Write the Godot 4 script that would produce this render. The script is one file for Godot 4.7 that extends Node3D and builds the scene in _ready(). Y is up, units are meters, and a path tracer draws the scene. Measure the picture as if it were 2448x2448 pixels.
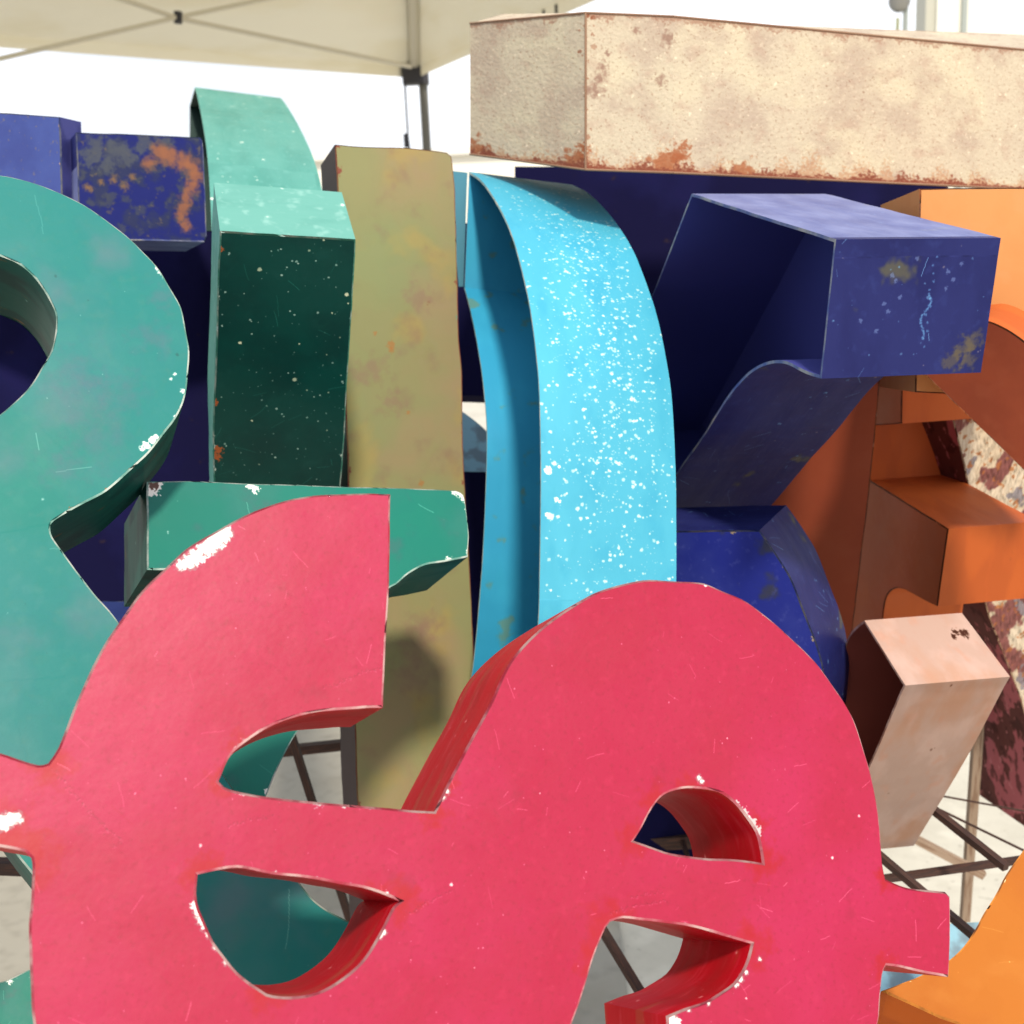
extends Node3D
# Old sheet-metal shop-sign letters heaped on a steel rack at an outdoor market, pale canopy behind.

var rough: FastNoiseLite
var dent_map: Texture2D
var pit_map: Texture2D
var smudge_maps: Array[Texture2D] = []

func _ready() -> void:
	# camera: a phone held over the heap, tipped down 13 degrees
	var cam := Camera3D.new()
	cam.name = "camera"
	add_child(cam)
	var lens := CameraAttributesPhysical.new()
	lens.frustum_focal_length = 28.757
	lens.exposure_aperture = 10.0
	lens.frustum_focus_distance = 0.75
	lens.frustum_far = 400.0
	lens.frustum_near = 0.02
	cam.attributes = lens
	cam.fov = 45.3
	cam.near = 0.02
	cam.far = 400.0
	cam.position = Vector3(0, 1.3, 0)
	cam.rotation_degrees = Vector3(-13, 0, -2.6)
	cam.current = true
	# sky: bright thin overcast with faint blue
	var env := Environment.new()
	env.background_mode = Environment.BG_SKY
	var sm := ProceduralSkyMaterial.new()
	sm.sky_top_color = Color(0.80, 0.85, 0.93)
	sm.sky_horizon_color = Color(0.93, 0.95, 0.98)
	sm.sky_curve = 0.6
	sm.ground_bottom_color = Color(0.45, 0.43, 0.40)
	sm.ground_horizon_color = Color(0.80, 0.79, 0.77)
	sm.sun_angle_max = 12.0
	sm.sky_energy_multiplier = 1.05
	var haze := noise(77, 0.007, 5).get_seamless_image(1024, 512)
	var cover := Image.create_empty(1024, 512, false, Image.FORMAT_RGBA8)
	for y in 512:
		for x in 1024:
			cover.set_pixel(x, y, Color(1, 0.99, 0.97, 0.42 * smoothstep(0.28, 0.62, haze.get_pixel(x, y).r)))
	sm.sky_cover = ImageTexture.create_from_image(cover)
	var sky := Sky.new()
	sky.sky_material = sm
	env.sky = sky
	env.tonemap_mode = Environment.TONE_MAPPER_LINEAR
	env.tonemap_exposure = 1.1
	env.sdfgi_enabled = true
	env.ssao_enabled = true
	env.ssil_enabled = true
	var we := WorldEnvironment.new()
	we.name = "air"
	we.environment = env
	add_child(we)
	var sun := DirectionalLight3D.new()
	sun.name = "sun"
	sun.light_color = Color(1.0, 0.955, 0.88)
	sun.light_energy = 1.3
	sun.light_angular_distance = 5.0
	sun.shadow_enabled = true
	add_child(sun)
	sun.look_at_from_position(Vector3(0.12, 0.766, 0.632) * 10.0, Vector3.ZERO)
	make_maps()
	var t: Node3D
	var o: Dictionary
	var im: Image
	var st: SurfaceTool

	# ---- ground
	var g_img := coat(1024, 1024, rgb(184, 179, 166), [[rgb(170, 165, 152), 4.0, 0.35, 0.85, 0.6], [rgb(166, 160, 148), 50.0, 0.5, 0.95, 0.35], [rgb(206, 201, 188), 18.0, 0.5, 0.9, 0.4]], 3)
	specks(g_img, 1500, 0.7, 2.2, rgb(128, 122, 112), 4, 0.6)
	scratches(g_img, 40, 400, rgb(120, 114, 104), 12, 0.7)
	var ground_m := paint(g_img, 0.9, 0.5)
	ground_m.uv1_triplanar = true
	ground_m.uv1_world_triplanar = true
	ground_m.uv1_scale = Vector3(0.45, 0.45, 0.45)
	st = fresh()
	quad(st, [Vector3(-200, 0, 200), Vector3(200, 0, 200), Vector3(200, 0, -200), Vector3(-200, 0, -200)], [Vector3.UP, Vector3.UP, Vector3.UP, Vector3.UP], [Vector2(0, 0), Vector2(1, 0), Vector2(1, 1), Vector2(0, 1)])
	var ground := part("ground", st, ground_m, self)
	ground.set_meta("kind", "structure")
	var darker_ground_m := paint(coat(512, 512, rgb(146, 142, 132), [[rgb(132, 127, 116), 5.0, 0.35, 0.85, 0.6], [rgb(116, 112, 104), 40.0, 0.5, 0.95, 0.4]], 2), 0.9, 0.5)
	st = fresh()
	quad(st, [Vector3(-9, 0.004, -0.6), Vector3(0.12, 0.004, -0.6), Vector3(0.25, 0.004, -4.6), Vector3(-9, 0.004, -4.2)], [Vector3.UP, Vector3.UP, Vector3.UP, Vector3.UP], [Vector2(0, 0), Vector2(4, 0), Vector2(4, 2), Vector2(0, 2)])
	var darker_ground := part("darker_ground", st, darker_ground_m, self)  # darker grey sheet just above the ground
	darker_ground.set_meta("kind", "structure")
	# ---- edge of folded metal, paint rubbed through
	var rubbed := func(paint_c: Color, bare: Color, share: float, s: int) -> StandardMaterial3D:
		return paint(coat(1024, 64, paint_c, [[bare, 0.7, 0.5 - share * 0.5, 1.1 - share * 0.4, 0.9], [paint_c.darkened(0.4), 4.0, 0.6, 0.95, 0.35]], s), 0.6, 0.0)

	t = thing("dollar_sign_letter", "large glossy red dollar sign lying on its side in front of the heap", "sign letter", Vector3(0.0563, 0.8615, -0.4673), Vector3(-27.5, 22.48, 0), "old sheet metal sign letters in the heap")
	o = outline([-58, 353, -68, 309, -76, 278, -83, 250, -95, 252, -114, 254, -129, 253, -141, 250, -152, 245, -157, 241, -161, 235, -163, 232, -161, 229, -156, 226, -144, 221, -121, 214, -98, 207, -79, 201, -69, 198, -60, 209, -47, 224, -30, 243, -17, 259, 1, 272, 23, 282, 39, 287, 55, 289, 71, 289, 89, 285, 102, 282, 112, 276, 125, 268, 140, 252, 156, 230, 164, 213, 170, 195, 171, 175, 170, 155, 167, 137, 163, 121, 162, 113, 173, 106, 190, 100, 196, 98, 198, 95, 191, 76, 183, 58, 169, 64, 156, 70, 148, 73, 144, 69, 139, 58, 134, 48, 114, 26, 84, 11, 45, 2, 0, 0, 14, 41, 22, 82, 34, 83, 44, 83, 54, 85, 61, 87, 67, 91, 72, 96, 76, 102, 59, 111, 42, 119, 26, 125, 12, 130, 5, 130, 2, 128, -7, 117, -15, 105, -25, 91, -37, 77, -56, 64, -80, 58, -125, 63, -158, 71, -190, 85, -219, 105, -240, 128, -248, 142, -250, 153, -249, 171, -248, 181, -247, 191, -245, 199, -243, 212, -243, 217, -245, 220, -254, 224, -266, 229, -260, 266, -249, 262, -244, 259, -235, 254, -231, 254, -226, 260, -216, 279, -204, 298, -193, 311, -184, 321, -174, 329, -160, 339, -147, 345, -129, 352, -112, 356, -99, 357, -83, 356, -70, 355], [0, 3, 18, 40, 43, 44, 46, 49, 56, 58, 65, 70, 93, 94, 98])
	var hole_1 := outline([-178, 195, -171, 195, -161, 194, -147, 188, -133, 183, -119, 177, -105, 171, -93, 163, -97, 161, -107, 150, -116, 142, -127, 137, -137, 135, -147, 136, -154, 138, -158, 140, -168, 151, -173, 160, -176, 166, -178, 174, -180, 184], [0, 7, 15], true)
	var hole_2 := outline([27, 163, 33, 168, 41, 176, 49, 181, 59, 182, 69, 180, 79, 176, 86, 169, 91, 160, 94, 152, 94, 144, 93, 137, 80, 142, 61, 147, 45, 153, 36, 158], [0, 11], true)
	im = coat(1400, 1400, rgb(152, 8, 50), [[rgb(160, 20, 66), 2.5, 0.3, 0.8, 0.7], [rgb(146, 5, 40), 5.0, 0.4, 0.9, 0.5], [rgb(184, 50, 78), 50.0, 0.55, 0.95, 0.2], [rgb(124, 10, 34), 120.0, 0.6, 0.9, 0.3], [rgb(118, 14, 34), 14.0, 0.74, 0.95, 0.25]], 21)
	var box := bounds(o.p)
	chips(im, box, [-178, 194, 9, -172, 196, 8, -93, 163, 11, -161, 231, 8, -151, 246, 7, 27, 163, 10, 43, 179, 10, 94, 138, 11, 94, 155, 9, 63, 181, 9, 4, 129, 14, -8, 116, 10, 76, 101, 12, -230, 254, 12, -243, 217, 14, -249, 227, 14, -69, 198, 9, -60, 209, 6, 162, 113, 8, 147, 72, 9, -158, 140, 10, -106, 169, 7], rgb(150, 2, 20), 0.5, 0.85, 0.8)
	scratches(im, 90, 70, rgb(150, 10, 34), 6, 0.35)
	scratches(im, 220, 34, rgb(240, 150, 160), 7, 0.5)
	specks(im, 900, 0.5, 1.5, rgb(245, 196, 200), 8, 0.7)
	specks(im, 500, 0.5, 1.8, rgb(128, 12, 30), 9, 0.55)
	specks(im, 26, 1.5, 3.5, rgb(240, 214, 206), 19, 0.9)
	edge_chips(im, o, bounds(o.p), 26.0, 0.4, 2.0, rgb(226, 222, 214), 5)
	edge_chips(im, hole_1, bounds(o.p), 60.0, 0.4, 2.0, rgb(226, 222, 214), 5)
	edge_chips(im, hole_2, bounds(o.p), 60.0, 0.4, 2.0, rgb(226, 222, 214), 5)
	chips(im, box, [-163, 332, 3.3, -159, 333, 4.1, -156, 335, 4.5, -151, 338, 4.3, -147, 340, 4.7, -144, 343, 4.9, -141, 344, 3.9, -250, 234, 3.9, -252, 233, 3.7, -248, 234, 3.1, -246, 235, 2.3, -245, 233, 1.9, -138, 248, 3.2, -147, 246, 3.2, -152, 244, 2.7, -181, 183, 2.7, -180, 180, 2.9, -179, 177, 3.3, -178, 174, 2.9, -177, 170, 2.5, -175, 164, 2.3, -172, 157, 2.1, -103, 152, 1.9, -105, 151, 2.1, 70, 185, 2, 71, 183, 1.9, 25, 78, 4.1, 24, 81, 3.3, 62, 86, 2, 65, 88, 2.1, 69, 90, 1.7, 45, 82, 1.7, 78, 94, 1.6, 34, 82, 1.7, -64, 204, 2.3, -61, 206, 1.9], rgb(142, 92, 94), 0.45, 0.8)
	chips(im, box, [-163, 332, 2.6, -159, 333, 3.4, -156, 335, 3.8, -151, 338, 3.6, -147, 340, 4, -144, 343, 4.2, -141, 344, 3.2, -250, 234, 3.2, -252, 233, 3, -248, 234, 2.4, -246, 235, 1.6, -245, 233, 1.2, -138, 248, 2.5, -147, 246, 2.5, -152, 244, 2, -181, 183, 2, -180, 180, 2.2, -179, 177, 2.6, -178, 174, 2.2, -177, 170, 1.8, -175, 164, 1.6, -172, 157, 1.4, -103, 152, 1.2, -105, 151, 1.4, 70, 185, 1.3, 71, 183, 1.2, 25, 78, 3.4, 24, 81, 2.6, 62, 86, 1.3, 65, 88, 1.4, 69, 90, 1, 45, 82, 1, 78, 94, 0.9, 34, 82, 1, -64, 204, 1.6, -61, 206, 1.2], rgb(224, 216, 208), 0.5)
	chips(im, box, [87, 168, 2, 90, 163, 2.5, 93, 157, 3, 95, 153, 2.5, -130, 218, 2, -121, 214, 2.5, -110, 211, 2, -98, 207, 1.6, -161, 192, 1.5, -146, 187, 2, -128, 180, 2, -114, 175, 1.6, 28, 123, 2, 42, 118, 2.5, 55, 112, 2], rgb(176, 166, 164), 0.5)
	crack(im, box, [-110, 265, -102, 265, -94, 267, -88, 269, -80, 268], rgb(96, 6, 24), rgb(206, 110, 126))
	crack(im, box, [5, 134, 14, 134, 24, 134, 37, 132], rgb(96, 6, 24), rgb(206, 110, 126))
	crack(im, box, [18, 138, 27, 138, 35, 137], rgb(96, 6, 24), rgb(206, 110, 126))
	crack(im, box, [-230, 252, -221, 236, -211, 221], rgb(96, 6, 24), rgb(206, 110, 126))
	crack(im, box, [-90, 157, -77, 161, -69, 162], rgb(96, 6, 24), rgb(206, 110, 126))
	crack(im, box, [-163, 212, -153, 213, -141, 212], rgb(96, 6, 24), rgb(206, 110, 126))
	crack(im, box, [-212, 223, -208, 218, -207, 215, -211, 214], rgb(96, 6, 24), rgb(206, 110, 126))
	var red_face := paint(im, 0.4, 0.45, 2.0, 0.45)
	im = coat(1024, 128, rgb(182, 8, 28), [[rgb(136, 46, 34), 1.5, 0.45, 0.9, 0.45, 1.5], [rgb(160, 100, 56), 6.0, 0.55, 0.9, 0.5, 4.0], [rgb(206, 110, 112), 16.0, 0.55, 0.95, 0.35, 5.0]], 24)
	specks(im, 160, 0.5, 1.8, rgb(236, 190, 180), 14)
	var red_wall := paint(im, 0.5, 0.25)
	var red_edge: StandardMaterial3D = rubbed.call(rgb(160, 40, 60), rgb(196, 172, 166), 0.75, 25)
	closed_letter(t, o, [hole_1, hole_2], 0.075, red_face, red_edge, red_wall)
	t = thing("sign_letter", "large teal capital R with wide round bowl and white edge chips", "sign letter", Vector3(-0.0695, 0.8489, -0.6547), Vector3(-31.64, 25.79, 0), "old sheet metal sign letters in the heap")
	o = outline([-148, 590, -132, 585, -116, 577, -101, 567, -89, 556, -76, 541, -66, 527, -57, 511, -52, 495, -48, 479, -48, 460, -49, 446, -54, 426, -59, 411, -67, 398, -77, 387, -90, 374, -103, 364, -120, 352, -134, 346, -146, 341, -154, 337, -157, 334, -157, 326, -149, 307, -140, 288, -129, 267, -105, 208, -79, 145, -54, 85, -47, 72, -36, 61, -13, 43, 11, 28, 0, 0, -71, 20, -118, 35, -159, 49, -181, 90, -201, 132, -206, 142, -246, 234, -265, 149, -323, 170, -279, 598, -197, 596], [22, 33, 34, 41, 42, 43, 44])
	var hole_3 := outline([-158, 527, -146, 519, -138, 508, -133, 495, -130, 481, -132, 468, -137, 454, -146, 441, -156, 428, -166, 419, -175, 412, -194, 402, -244, 408, -228, 536, -176, 534], [11, 12, 13], true)
	im = coat(1024, 1024, rgb(28, 112, 108), [[rgb(66, 118, 116), 2.6, 0.35, 0.8, 0.7], [rgb(24, 114, 98), 2.0, 0.45, 0.85, 0.5], [rgb(86, 108, 114), 5.0, 0.5, 0.9, 0.65], [rgb(60, 112, 104), 40.0, 0.6, 0.95, 0.3]], 31)
	scratches(im, 60, 60, rgb(150, 196, 186), 32, 0.5)
	specks(im, 240, 0.5, 2.0, rgb(196, 214, 204), 33, 0.6)
	specks(im, 60, 0.7, 2.6, rgb(30, 64, 62), 34, 0.6)
	edge_chips(im, o, bounds(o.p), 26.0, 0.5, 2.0, rgb(226, 226, 218), 35)
	chips(im, bounds(o.p), [-56, 508, 2.4, -54, 503, 2.4, -58, 511, 1.8, -90, 380, 2.8, -86, 383, 2.6, -93, 378, 2, -83, 385, 2.2, -59, 416, 2, -62, 429, 1.5, -65, 426, 1.2], rgb(222, 220, 212), 0.5)
	chips(im, bounds(o.p), [-126, 415, 26, -119, 387, 22, -125, 438, 18, -72, 457, 16, -98, 420, 18, -143, 372, 16, -58, 488, 12], rgb(84, 98, 110), 0.6, 0.4, 1.0)
	chips(im, bounds(o.p), [-143, 342, 2, -120, 352, 1.5, -103, 363, 2, -76, 387, 2], rgb(160, 84, 44), 0.9)
	var teal_face := paint(im, 0.5, 0.4)
	im = coat(1024, 128, rgb(16, 80, 72), [[rgb(14, 54, 52), 3.0, 0.45, 0.7, 0.7, 3.0], [rgb(150, 78, 42), 8.0, 0.78, 0.9, 0.8, 3.0]], 36)
	specks(im, 90, 0.5, 1.8, rgb(190, 200, 190), 37)
	var teal_wall := paint(im, 0.5, 0.25)
	var teal_edge: StandardMaterial3D = rubbed.call(rgb(84, 140, 128), rgb(200, 204, 196), 0.75, 38)
	closed_letter(t, o, [hole_3], 0.08, teal_face, teal_edge, teal_wall)
	t = thing("sign_letter", "teal figure seven whose flat bar shows above the red dollar sign", "sign letter", Vector3(-0.1887, 0.8693, -0.6824), Vector3(-31.63, 33.11, 0), "old sheet metal sign letters in the heap")
	o = outline([32, 318, 65, 313, 102, 305, 173, 291, 229, 280, 267, 272, 272, 267, 270, 255, 264, 233, 258, 220, 257, 217, 238, 217, 223, 218, 214, 217, 201, 213, 191, 208, 184, 206, 159, 188, 129, 162, 100, 135, 74, 112, 53, 88, 32, 61, 14, 32, 0, 0, -72, 25, -54, 67, -22, 115, 11, 152, 55, 190, 89, 214, 113, 234, 66, 244, 16, 255], [0, 5, 10, 24, 25, 31, 33])
	im = coat(768, 768, rgb(28, 110, 96), [[rgb(54, 112, 104), 3.0, 0.35, 0.85, 0.6], [rgb(20, 114, 96), 2.5, 0.45, 0.85, 0.5], [rgb(70, 96, 96), 8.0, 0.62, 0.95, 0.5]], 41)
	specks(im, 120, 0.5, 2.0, rgb(200, 214, 206), 43, 0.6)
	scratches(im, 40, 40, rgb(120, 200, 180), 42, 0.6)
	edge_chips(im, o, bounds(o.p), 30.0, 0.5, 3.0, rgb(226, 222, 214), 45)
	chips(im, bounds(o.p), [270, 269, 4, 271, 264, 3, 265, 271, 3, 106, 300, 3.5, 103, 303, 2.5, 33, 311, 5, 36, 313, 4, 40, 315, 3, 259, 221, 2, 240, 217, 3], rgb(236, 232, 224), 0.7)
	chips(im, bounds(o.p), [36, 314, 3.4, 34, 317, 2], rgb(98, 72, 64), 0.7)
	var seven_face := paint(im, 0.5, 0.4)
	closed_letter(t, o, [], 0.082, seven_face, teal_edge, teal_wall)
	t = thing("sign_letter", "dark green letter stroke with paint spatter and pale top beside the olive stroke", "sign letter", Vector3(-0.1609, 1.0336, -1.0912), Vector3(28.26, 13.42, 0), "old sheet metal sign letters in the heap")
	o = outline([-81, 311, -33, 305, 19, 299, 18, 273, 14, 210, 10, 148, 7, 92, 2, 32, 0, 0, -108, 21, -104, 81, -100, 136, -94, 188, -87, 256], [0, 2, 8, 9])
	im = coat(1024, 1024, rgb(7, 64, 58), [[rgb(6, 50, 47), 3.0, 0.4, 0.85, 0.6], [rgb(22, 74, 68), 10.0, 0.58, 0.95, 0.4]], 51)
	specks(im, 700, 1.2, 3.8, rgb(196, 218, 204), 53, 0.85)
	specks(im, 60, 2.5, 7.0, rgb(226, 226, 190), 54, 0.95)
	scratches(im, 50, 70, rgb(70, 160, 140), 52, 0.6)
	edge_chips(im, o, bounds(o.p), 50.0, 0.5, 3.0, rgb(196, 206, 196), 55)
	chips(im, bounds(o.p), [-98, 109, 4, -100, 102, 4, -83, 296, 3, -97, 158, 3], rgb(160, 84, 44), 0.8)
	var forest_face := paint(im, 0.4, 0.4)
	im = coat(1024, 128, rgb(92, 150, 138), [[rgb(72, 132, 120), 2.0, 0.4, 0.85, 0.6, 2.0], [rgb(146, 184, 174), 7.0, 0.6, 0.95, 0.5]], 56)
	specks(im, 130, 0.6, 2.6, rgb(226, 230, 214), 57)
	var lit_forest_wall := paint(im, 0.4, 0.3)  # paler than the face: light on the top put into the colour
	var forest_edge: StandardMaterial3D = rubbed.call(rgb(60, 140, 120), rgb(196, 206, 196), 0.6, 58)
	closed_letter(t, o, [], 0.08, forest_face, forest_edge, lit_forest_wall)
	t = thing("sign_letter", "pale green open-backed round letter standing on edge above the dark green stroke", "sign letter", Vector3(-0.4369, 0.8569, -1.5842), Vector3(-7.71, -74.04, -0), "old sheet metal sign letters in the heap")
	o = outline([-384, 681, -293, 660, -145, 621, -16, 583, 72, 552, 145, 517, 224, 468, 284, 412, 338, 349, 378, 277, 376, 212, 338, 148, 252, 73, 148, 26, 0, 0, -276, 337, -588, 674], [0, 13, 14, 16])
	var hole_4 := outline([-307, 570, -96, 501, 46, 433, 172, 337, 201, 267, 193, 179, 103, 96, -168, 305], [0, 6], true)
	im = coat(2048, 256, rgb(80, 144, 132), [[rgb(62, 128, 116), 1.5, 0.4, 0.85, 0.6, 3.0], [rgb(104, 162, 152), 5.0, 0.58, 0.95, 0.5]], 61)
	specks(im, 260, 1.0, 3.2, rgb(222, 232, 216), 62)
	specks(im, 14, 4.0, 8.0, rgb(244, 244, 226), 63, 1.0)
	var green_strip := paint(im, 0.45, 0.3)
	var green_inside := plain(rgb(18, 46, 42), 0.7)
	open_letter(t, o, [hole_4], 0.13, green_inside, forest_edge, green_strip, green_inside)
	t = thing("sign_letter", "tall mottled olive and tan metal stroke beside the sky blue letter", "sign letter", Vector3(-0.0476, 0.6276, -1.0637), Vector3(-11.41, 19.58, 0), "old sheet metal sign letters in the heap")
	o = outline([-53, 771, -19, 768, 20, 766, 55, 761, 59, 757, 58, 721, 52, 653, 46, 586, 45, 552, 39, 496, 35, 445, 30, 360, 26, 300, 22, 246, 0, 0, -112, 27, -104, 166, -99, 226, -89, 339, -78, 457, -69, 561, -59, 684], [0, 3, 4, 14, 15])
	im = coat(1024, 1024, rgb(129, 126, 86), [[rgb(120, 130, 88), 3.0, 0.3, 0.9, 0.75], [rgb(146, 118, 92), 4.0, 0.42, 0.95, 0.6], [rgb(154, 132, 74), 8.0, 0.5, 0.85, 0.5], [rgb(122, 96, 80), 16.0, 0.58, 0.95, 0.45]], 71)
	specks(im, 80, 0.6, 2.4, rgb(120, 76, 52), 72, 0.6)
	chips(im, bounds(o.p), [-22, 582, 4, -22, 577, 3, -36, 594, 2, -8, 449, 3, -13, 517, 2], rgb(156, 96, 48), 0.6, 0.55)
	edge_chips(im, o, bounds(o.p), 34.0, 0.8, 5.0, rgb(120, 62, 48), 73)
	edge_chips(im, o, bounds(o.p), 9.0, 1.0, 5.0, rgb(84, 140, 120), 74)
	chips(im, bounds(o.p), [-28, 303, 22, -21, 314, 16, -39, 403, 20, -42, 272, 20, -44, 559, 18, -27, 528, 15, 10, 625, 16], rgb(126, 96, 84), 0.7, 0.45, 0.9)
	var olive_face := paint(im, 0.6, 0.4)
	var olive_shade_wall := plain(rgb(48, 30, 30), 0.7)  # side shade put into the colour, far darker than the face
	var olive_edge: StandardMaterial3D = rubbed.call(rgb(136, 104, 70), rgb(128, 62, 50), 0.6, 75)
	closed_letter(t, o, [], 0.073, olive_face, olive_edge, olive_shade_wall)
	t = thing("sign_letter", "bright sky blue open-backed round letter spattered with white paint", "sign letter", Vector3(-0.0519, 0.7768, -1.0295), Vector3(-8.68, -76.73, -0), "old sheet metal sign letters in the heap")
	o = outline([-275, 589, -205, 576, -139, 556, -77, 532, -39, 512, 0, 486, 25, 467, 55, 437, 78, 409, 95, 378, 113, 339, 127, 300, 138, 269, 148, 238, 150, 205, 145, 165, 123, 112, 74, 52, 0, 0, -58, 88, -44, 135, -48, 220, -61, 282, -79, 338, -105, 374, -140, 406, -194, 443, -243, 470], [0, 18, 19, 27])
	im = coat(2048, 256, rgb(68, 158, 184), [[rgb(80, 170, 194), 1.5, 0.35, 0.85, 0.6, 3.0], [rgb(50, 144, 176), 4.0, 0.5, 0.9, 0.4, 2.0]], 81)
	specks(im, 2400, 0.7, 3.6, rgb(222, 224, 208), 82, 0.8, Rect2(-0.08, 0.0, 0.60, 1.0), true)
	specks(im, 260, 1.0, 3.0, rgb(230, 230, 214), 83, 0.9, Rect2(0.0, 0.0, 0.58, 1.0))
	specks(im, 6, 3.5, 7.0, rgb(236, 232, 206), 84, 1.0, Rect2(0.03, 0.04, 0.09, 0.1))
	specks(im, 40, 2.0, 9.0, rgb(150, 96, 52), 85, 0.8, Rect2(0.0, 0.97, 0.5, 0.03))
	var cyan_strip := paint(im, 0.5, 0.3)
	im = coat(1024, 128, rgb(44, 142, 180), [[rgb(52, 154, 190), 2.0, 0.4, 0.85, 0.6, 2.0], [rgb(108, 124, 96), 3.0, 0.72, 0.86, 0.6]], 86)
	var cyan_inner := paint(im, 0.6, 0.3)
	var cyan_plate := plain(rgb(30, 84, 104), 0.6)
	var cyan_edge: StandardMaterial3D = rubbed.call(rgb(120, 170, 180), rgb(222, 214, 196), 0.7, 87)
	open_letter(t, o, [], 0.112, cyan_plate, cyan_edge, cyan_strip, cyan_inner)
	st = fresh()
	sheet(st, [PackedVector2Array([Vector2(-0.3783, 0.5957), Vector2(-0.2744, 0.5880), Vector2(-0.2723, 0.5778), Vector2(-0.2416, 0.4725), Vector2(-0.2658, 0.4717)])], 0.0015, 1.0, Rect2(0, 0, 1, 1), 1.0)
	part("backing_strip", st, plain(rgb(84, 166, 190), 0.5), t)
	t = thing("sign_letter", "navy blue open-backed letter with a boxy arm reaching over the orange letters", "sign letter", Vector3(0.1248, 1.009, -1.1574), Vector3(-2.16, -76.16, -0), "old sheet metal sign letters in the heap")
	o = outline([107, 313, 353, 275, 342, 183, 319, 184, 287, 188, 253, 183, 221, 170, 188, 148, 148, 115, 97, 77, 0, 0, -150, 71, 25, 232], [0, 1, 2, 10, 11])
	im = coat(2048, 256, rgb(32, 37, 92), [[rgb(24, 28, 80), 2.0, 0.35, 0.85, 0.7, 2.0], [rgb(44, 54, 112), 8.0, 0.58, 0.95, 0.45], [rgb(92, 88, 60), 1.5, 0.84, 0.96, 0.7]], 91)
	specks(im, 220, 1.0, 4.0, rgb(96, 140, 180), 92, 0.7)
	specks(im, 60, 1.0, 3.0, rgb(168, 150, 140), 93, 0.7)
	scratches(im, 90, 40, rgb(110, 160, 200), 94, 0.8)
	glare_and_bleach(im, Rect2(0.0192, 0, 0.2448, 1), rgb(126, 133, 172), 97)  # top of the arm: sky glare painted in, along with some fading
	dab(im, 2070, 151, 2.2, rgb(96, 150, 196), 0.6, 0.5)
	dab(im, 2058, 154, 2.2, rgb(96, 150, 196), 0.6, 0.5)
	dab(im, 2047, 156, 2.2, rgb(96, 150, 196), 0.6, 0.5)
	dab(im, 2035, 151, 2.2, rgb(96, 150, 196), 0.6, 0.5)
	dab(im, 2024, 154, 2.2, rgb(96, 150, 196), 0.6, 0.5)
	dab(im, 2013, 156, 2.2, rgb(96, 150, 196), 0.6, 0.5)
	dab(im, 2001, 151, 2.2, rgb(96, 150, 196), 0.6, 0.5)
	dab(im, 1990, 154, 2.2, rgb(96, 150, 196), 0.6, 0.5)
	dab(im, 1978, 156, 2.2, rgb(96, 150, 196), 0.6, 0.5)
	dab(im, 1967, 151, 2.2, rgb(96, 150, 196), 0.6, 0.5)
	dab(im, 1956, 154, 2.2, rgb(96, 150, 196), 0.6, 0.5)
	dab(im, 1944, 156, 2.2, rgb(96, 150, 196), 0.6, 0.5)
	dab(im, 1933, 151, 2.2, rgb(96, 150, 196), 0.6, 0.5)
	dab(im, 1922, 154, 2.2, rgb(96, 150, 196), 0.6, 0.5)
	dab(im, 1996, 151, 2.2, rgb(96, 150, 196), 0.6, 0.5)
	dab(im, 1993, 153, 2.2, rgb(96, 150, 196), 0.6, 0.5)
	dab(im, 1991, 154, 2.2, rgb(96, 150, 196), 0.6, 0.5)
	dab(im, 1989, 155, 2.2, rgb(96, 150, 196), 0.6, 0.5)
	dab(im, 1986, 155, 2.2, rgb(96, 150, 196), 0.6, 0.5)
	dab(im, 1984, 156, 2.2, rgb(96, 150, 196), 0.6, 0.5)
	dab(im, 1982, 155, 2.2, rgb(96, 150, 196), 0.6, 0.5)
	dab(im, 1980, 154, 2.2, rgb(96, 150, 196), 0.6, 0.5)
	dab(im, 1977, 153, 2.2, rgb(96, 150, 196), 0.6, 0.5)
	dab(im, 1975, 152, 2.2, rgb(96, 150, 196), 0.6, 0.5)
	dab(im, 1973, 150, 2.2, rgb(96, 150, 196), 0.6, 0.5)
	dab(im, 1971, 148, 2.2, rgb(96, 150, 196), 0.6, 0.5)
	dab(im, 1968, 147, 2.2, rgb(96, 150, 196), 0.6, 0.5)
	dab(im, 1966, 145, 2.2, rgb(96, 150, 196), 0.6, 0.5)
	dab(im, 1964, 144, 2.2, rgb(96, 150, 196), 0.6, 0.5)
	dab(im, 1961, 143, 2.2, rgb(96, 150, 196), 0.6, 0.5)
	dab(im, 1959, 143, 2.2, rgb(96, 150, 196), 0.6, 0.5)
	dab(im, 1957, 143, 2.2, rgb(96, 150, 196), 0.6, 0.5)
	dab(im, 1955, 144, 2.2, rgb(96, 150, 196), 0.6, 0.5)
	dab(im, 1952, 145, 2.2, rgb(96, 150, 196), 0.6, 0.5)
	dab(im, 1950, 146, 2.2, rgb(96, 150, 196), 0.6, 0.5)
	dab(im, 1948, 148, 2.2, rgb(96, 150, 196), 0.6, 0.5)
	dab(im, 1945, 149, 2.2, rgb(96, 150, 196), 0.6, 0.5)
	dab(im, 1943, 150, 2.2, rgb(96, 150, 196), 0.6, 0.5)
	dab(im, 1941, 151, 2.2, rgb(96, 150, 196), 0.6, 0.5)
	dab(im, 1939, 151, 2.2, rgb(96, 150, 196), 0.6, 0.5)
	dab(im, 1936, 151, 2.2, rgb(96, 150, 196), 0.6, 0.5)
	dab(im, 1934, 150, 2.2, rgb(96, 150, 196), 0.6, 0.5)
	dab(im, 2022, 91, 3.5, rgb(110, 130, 176), 0.6, 0.5)
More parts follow.
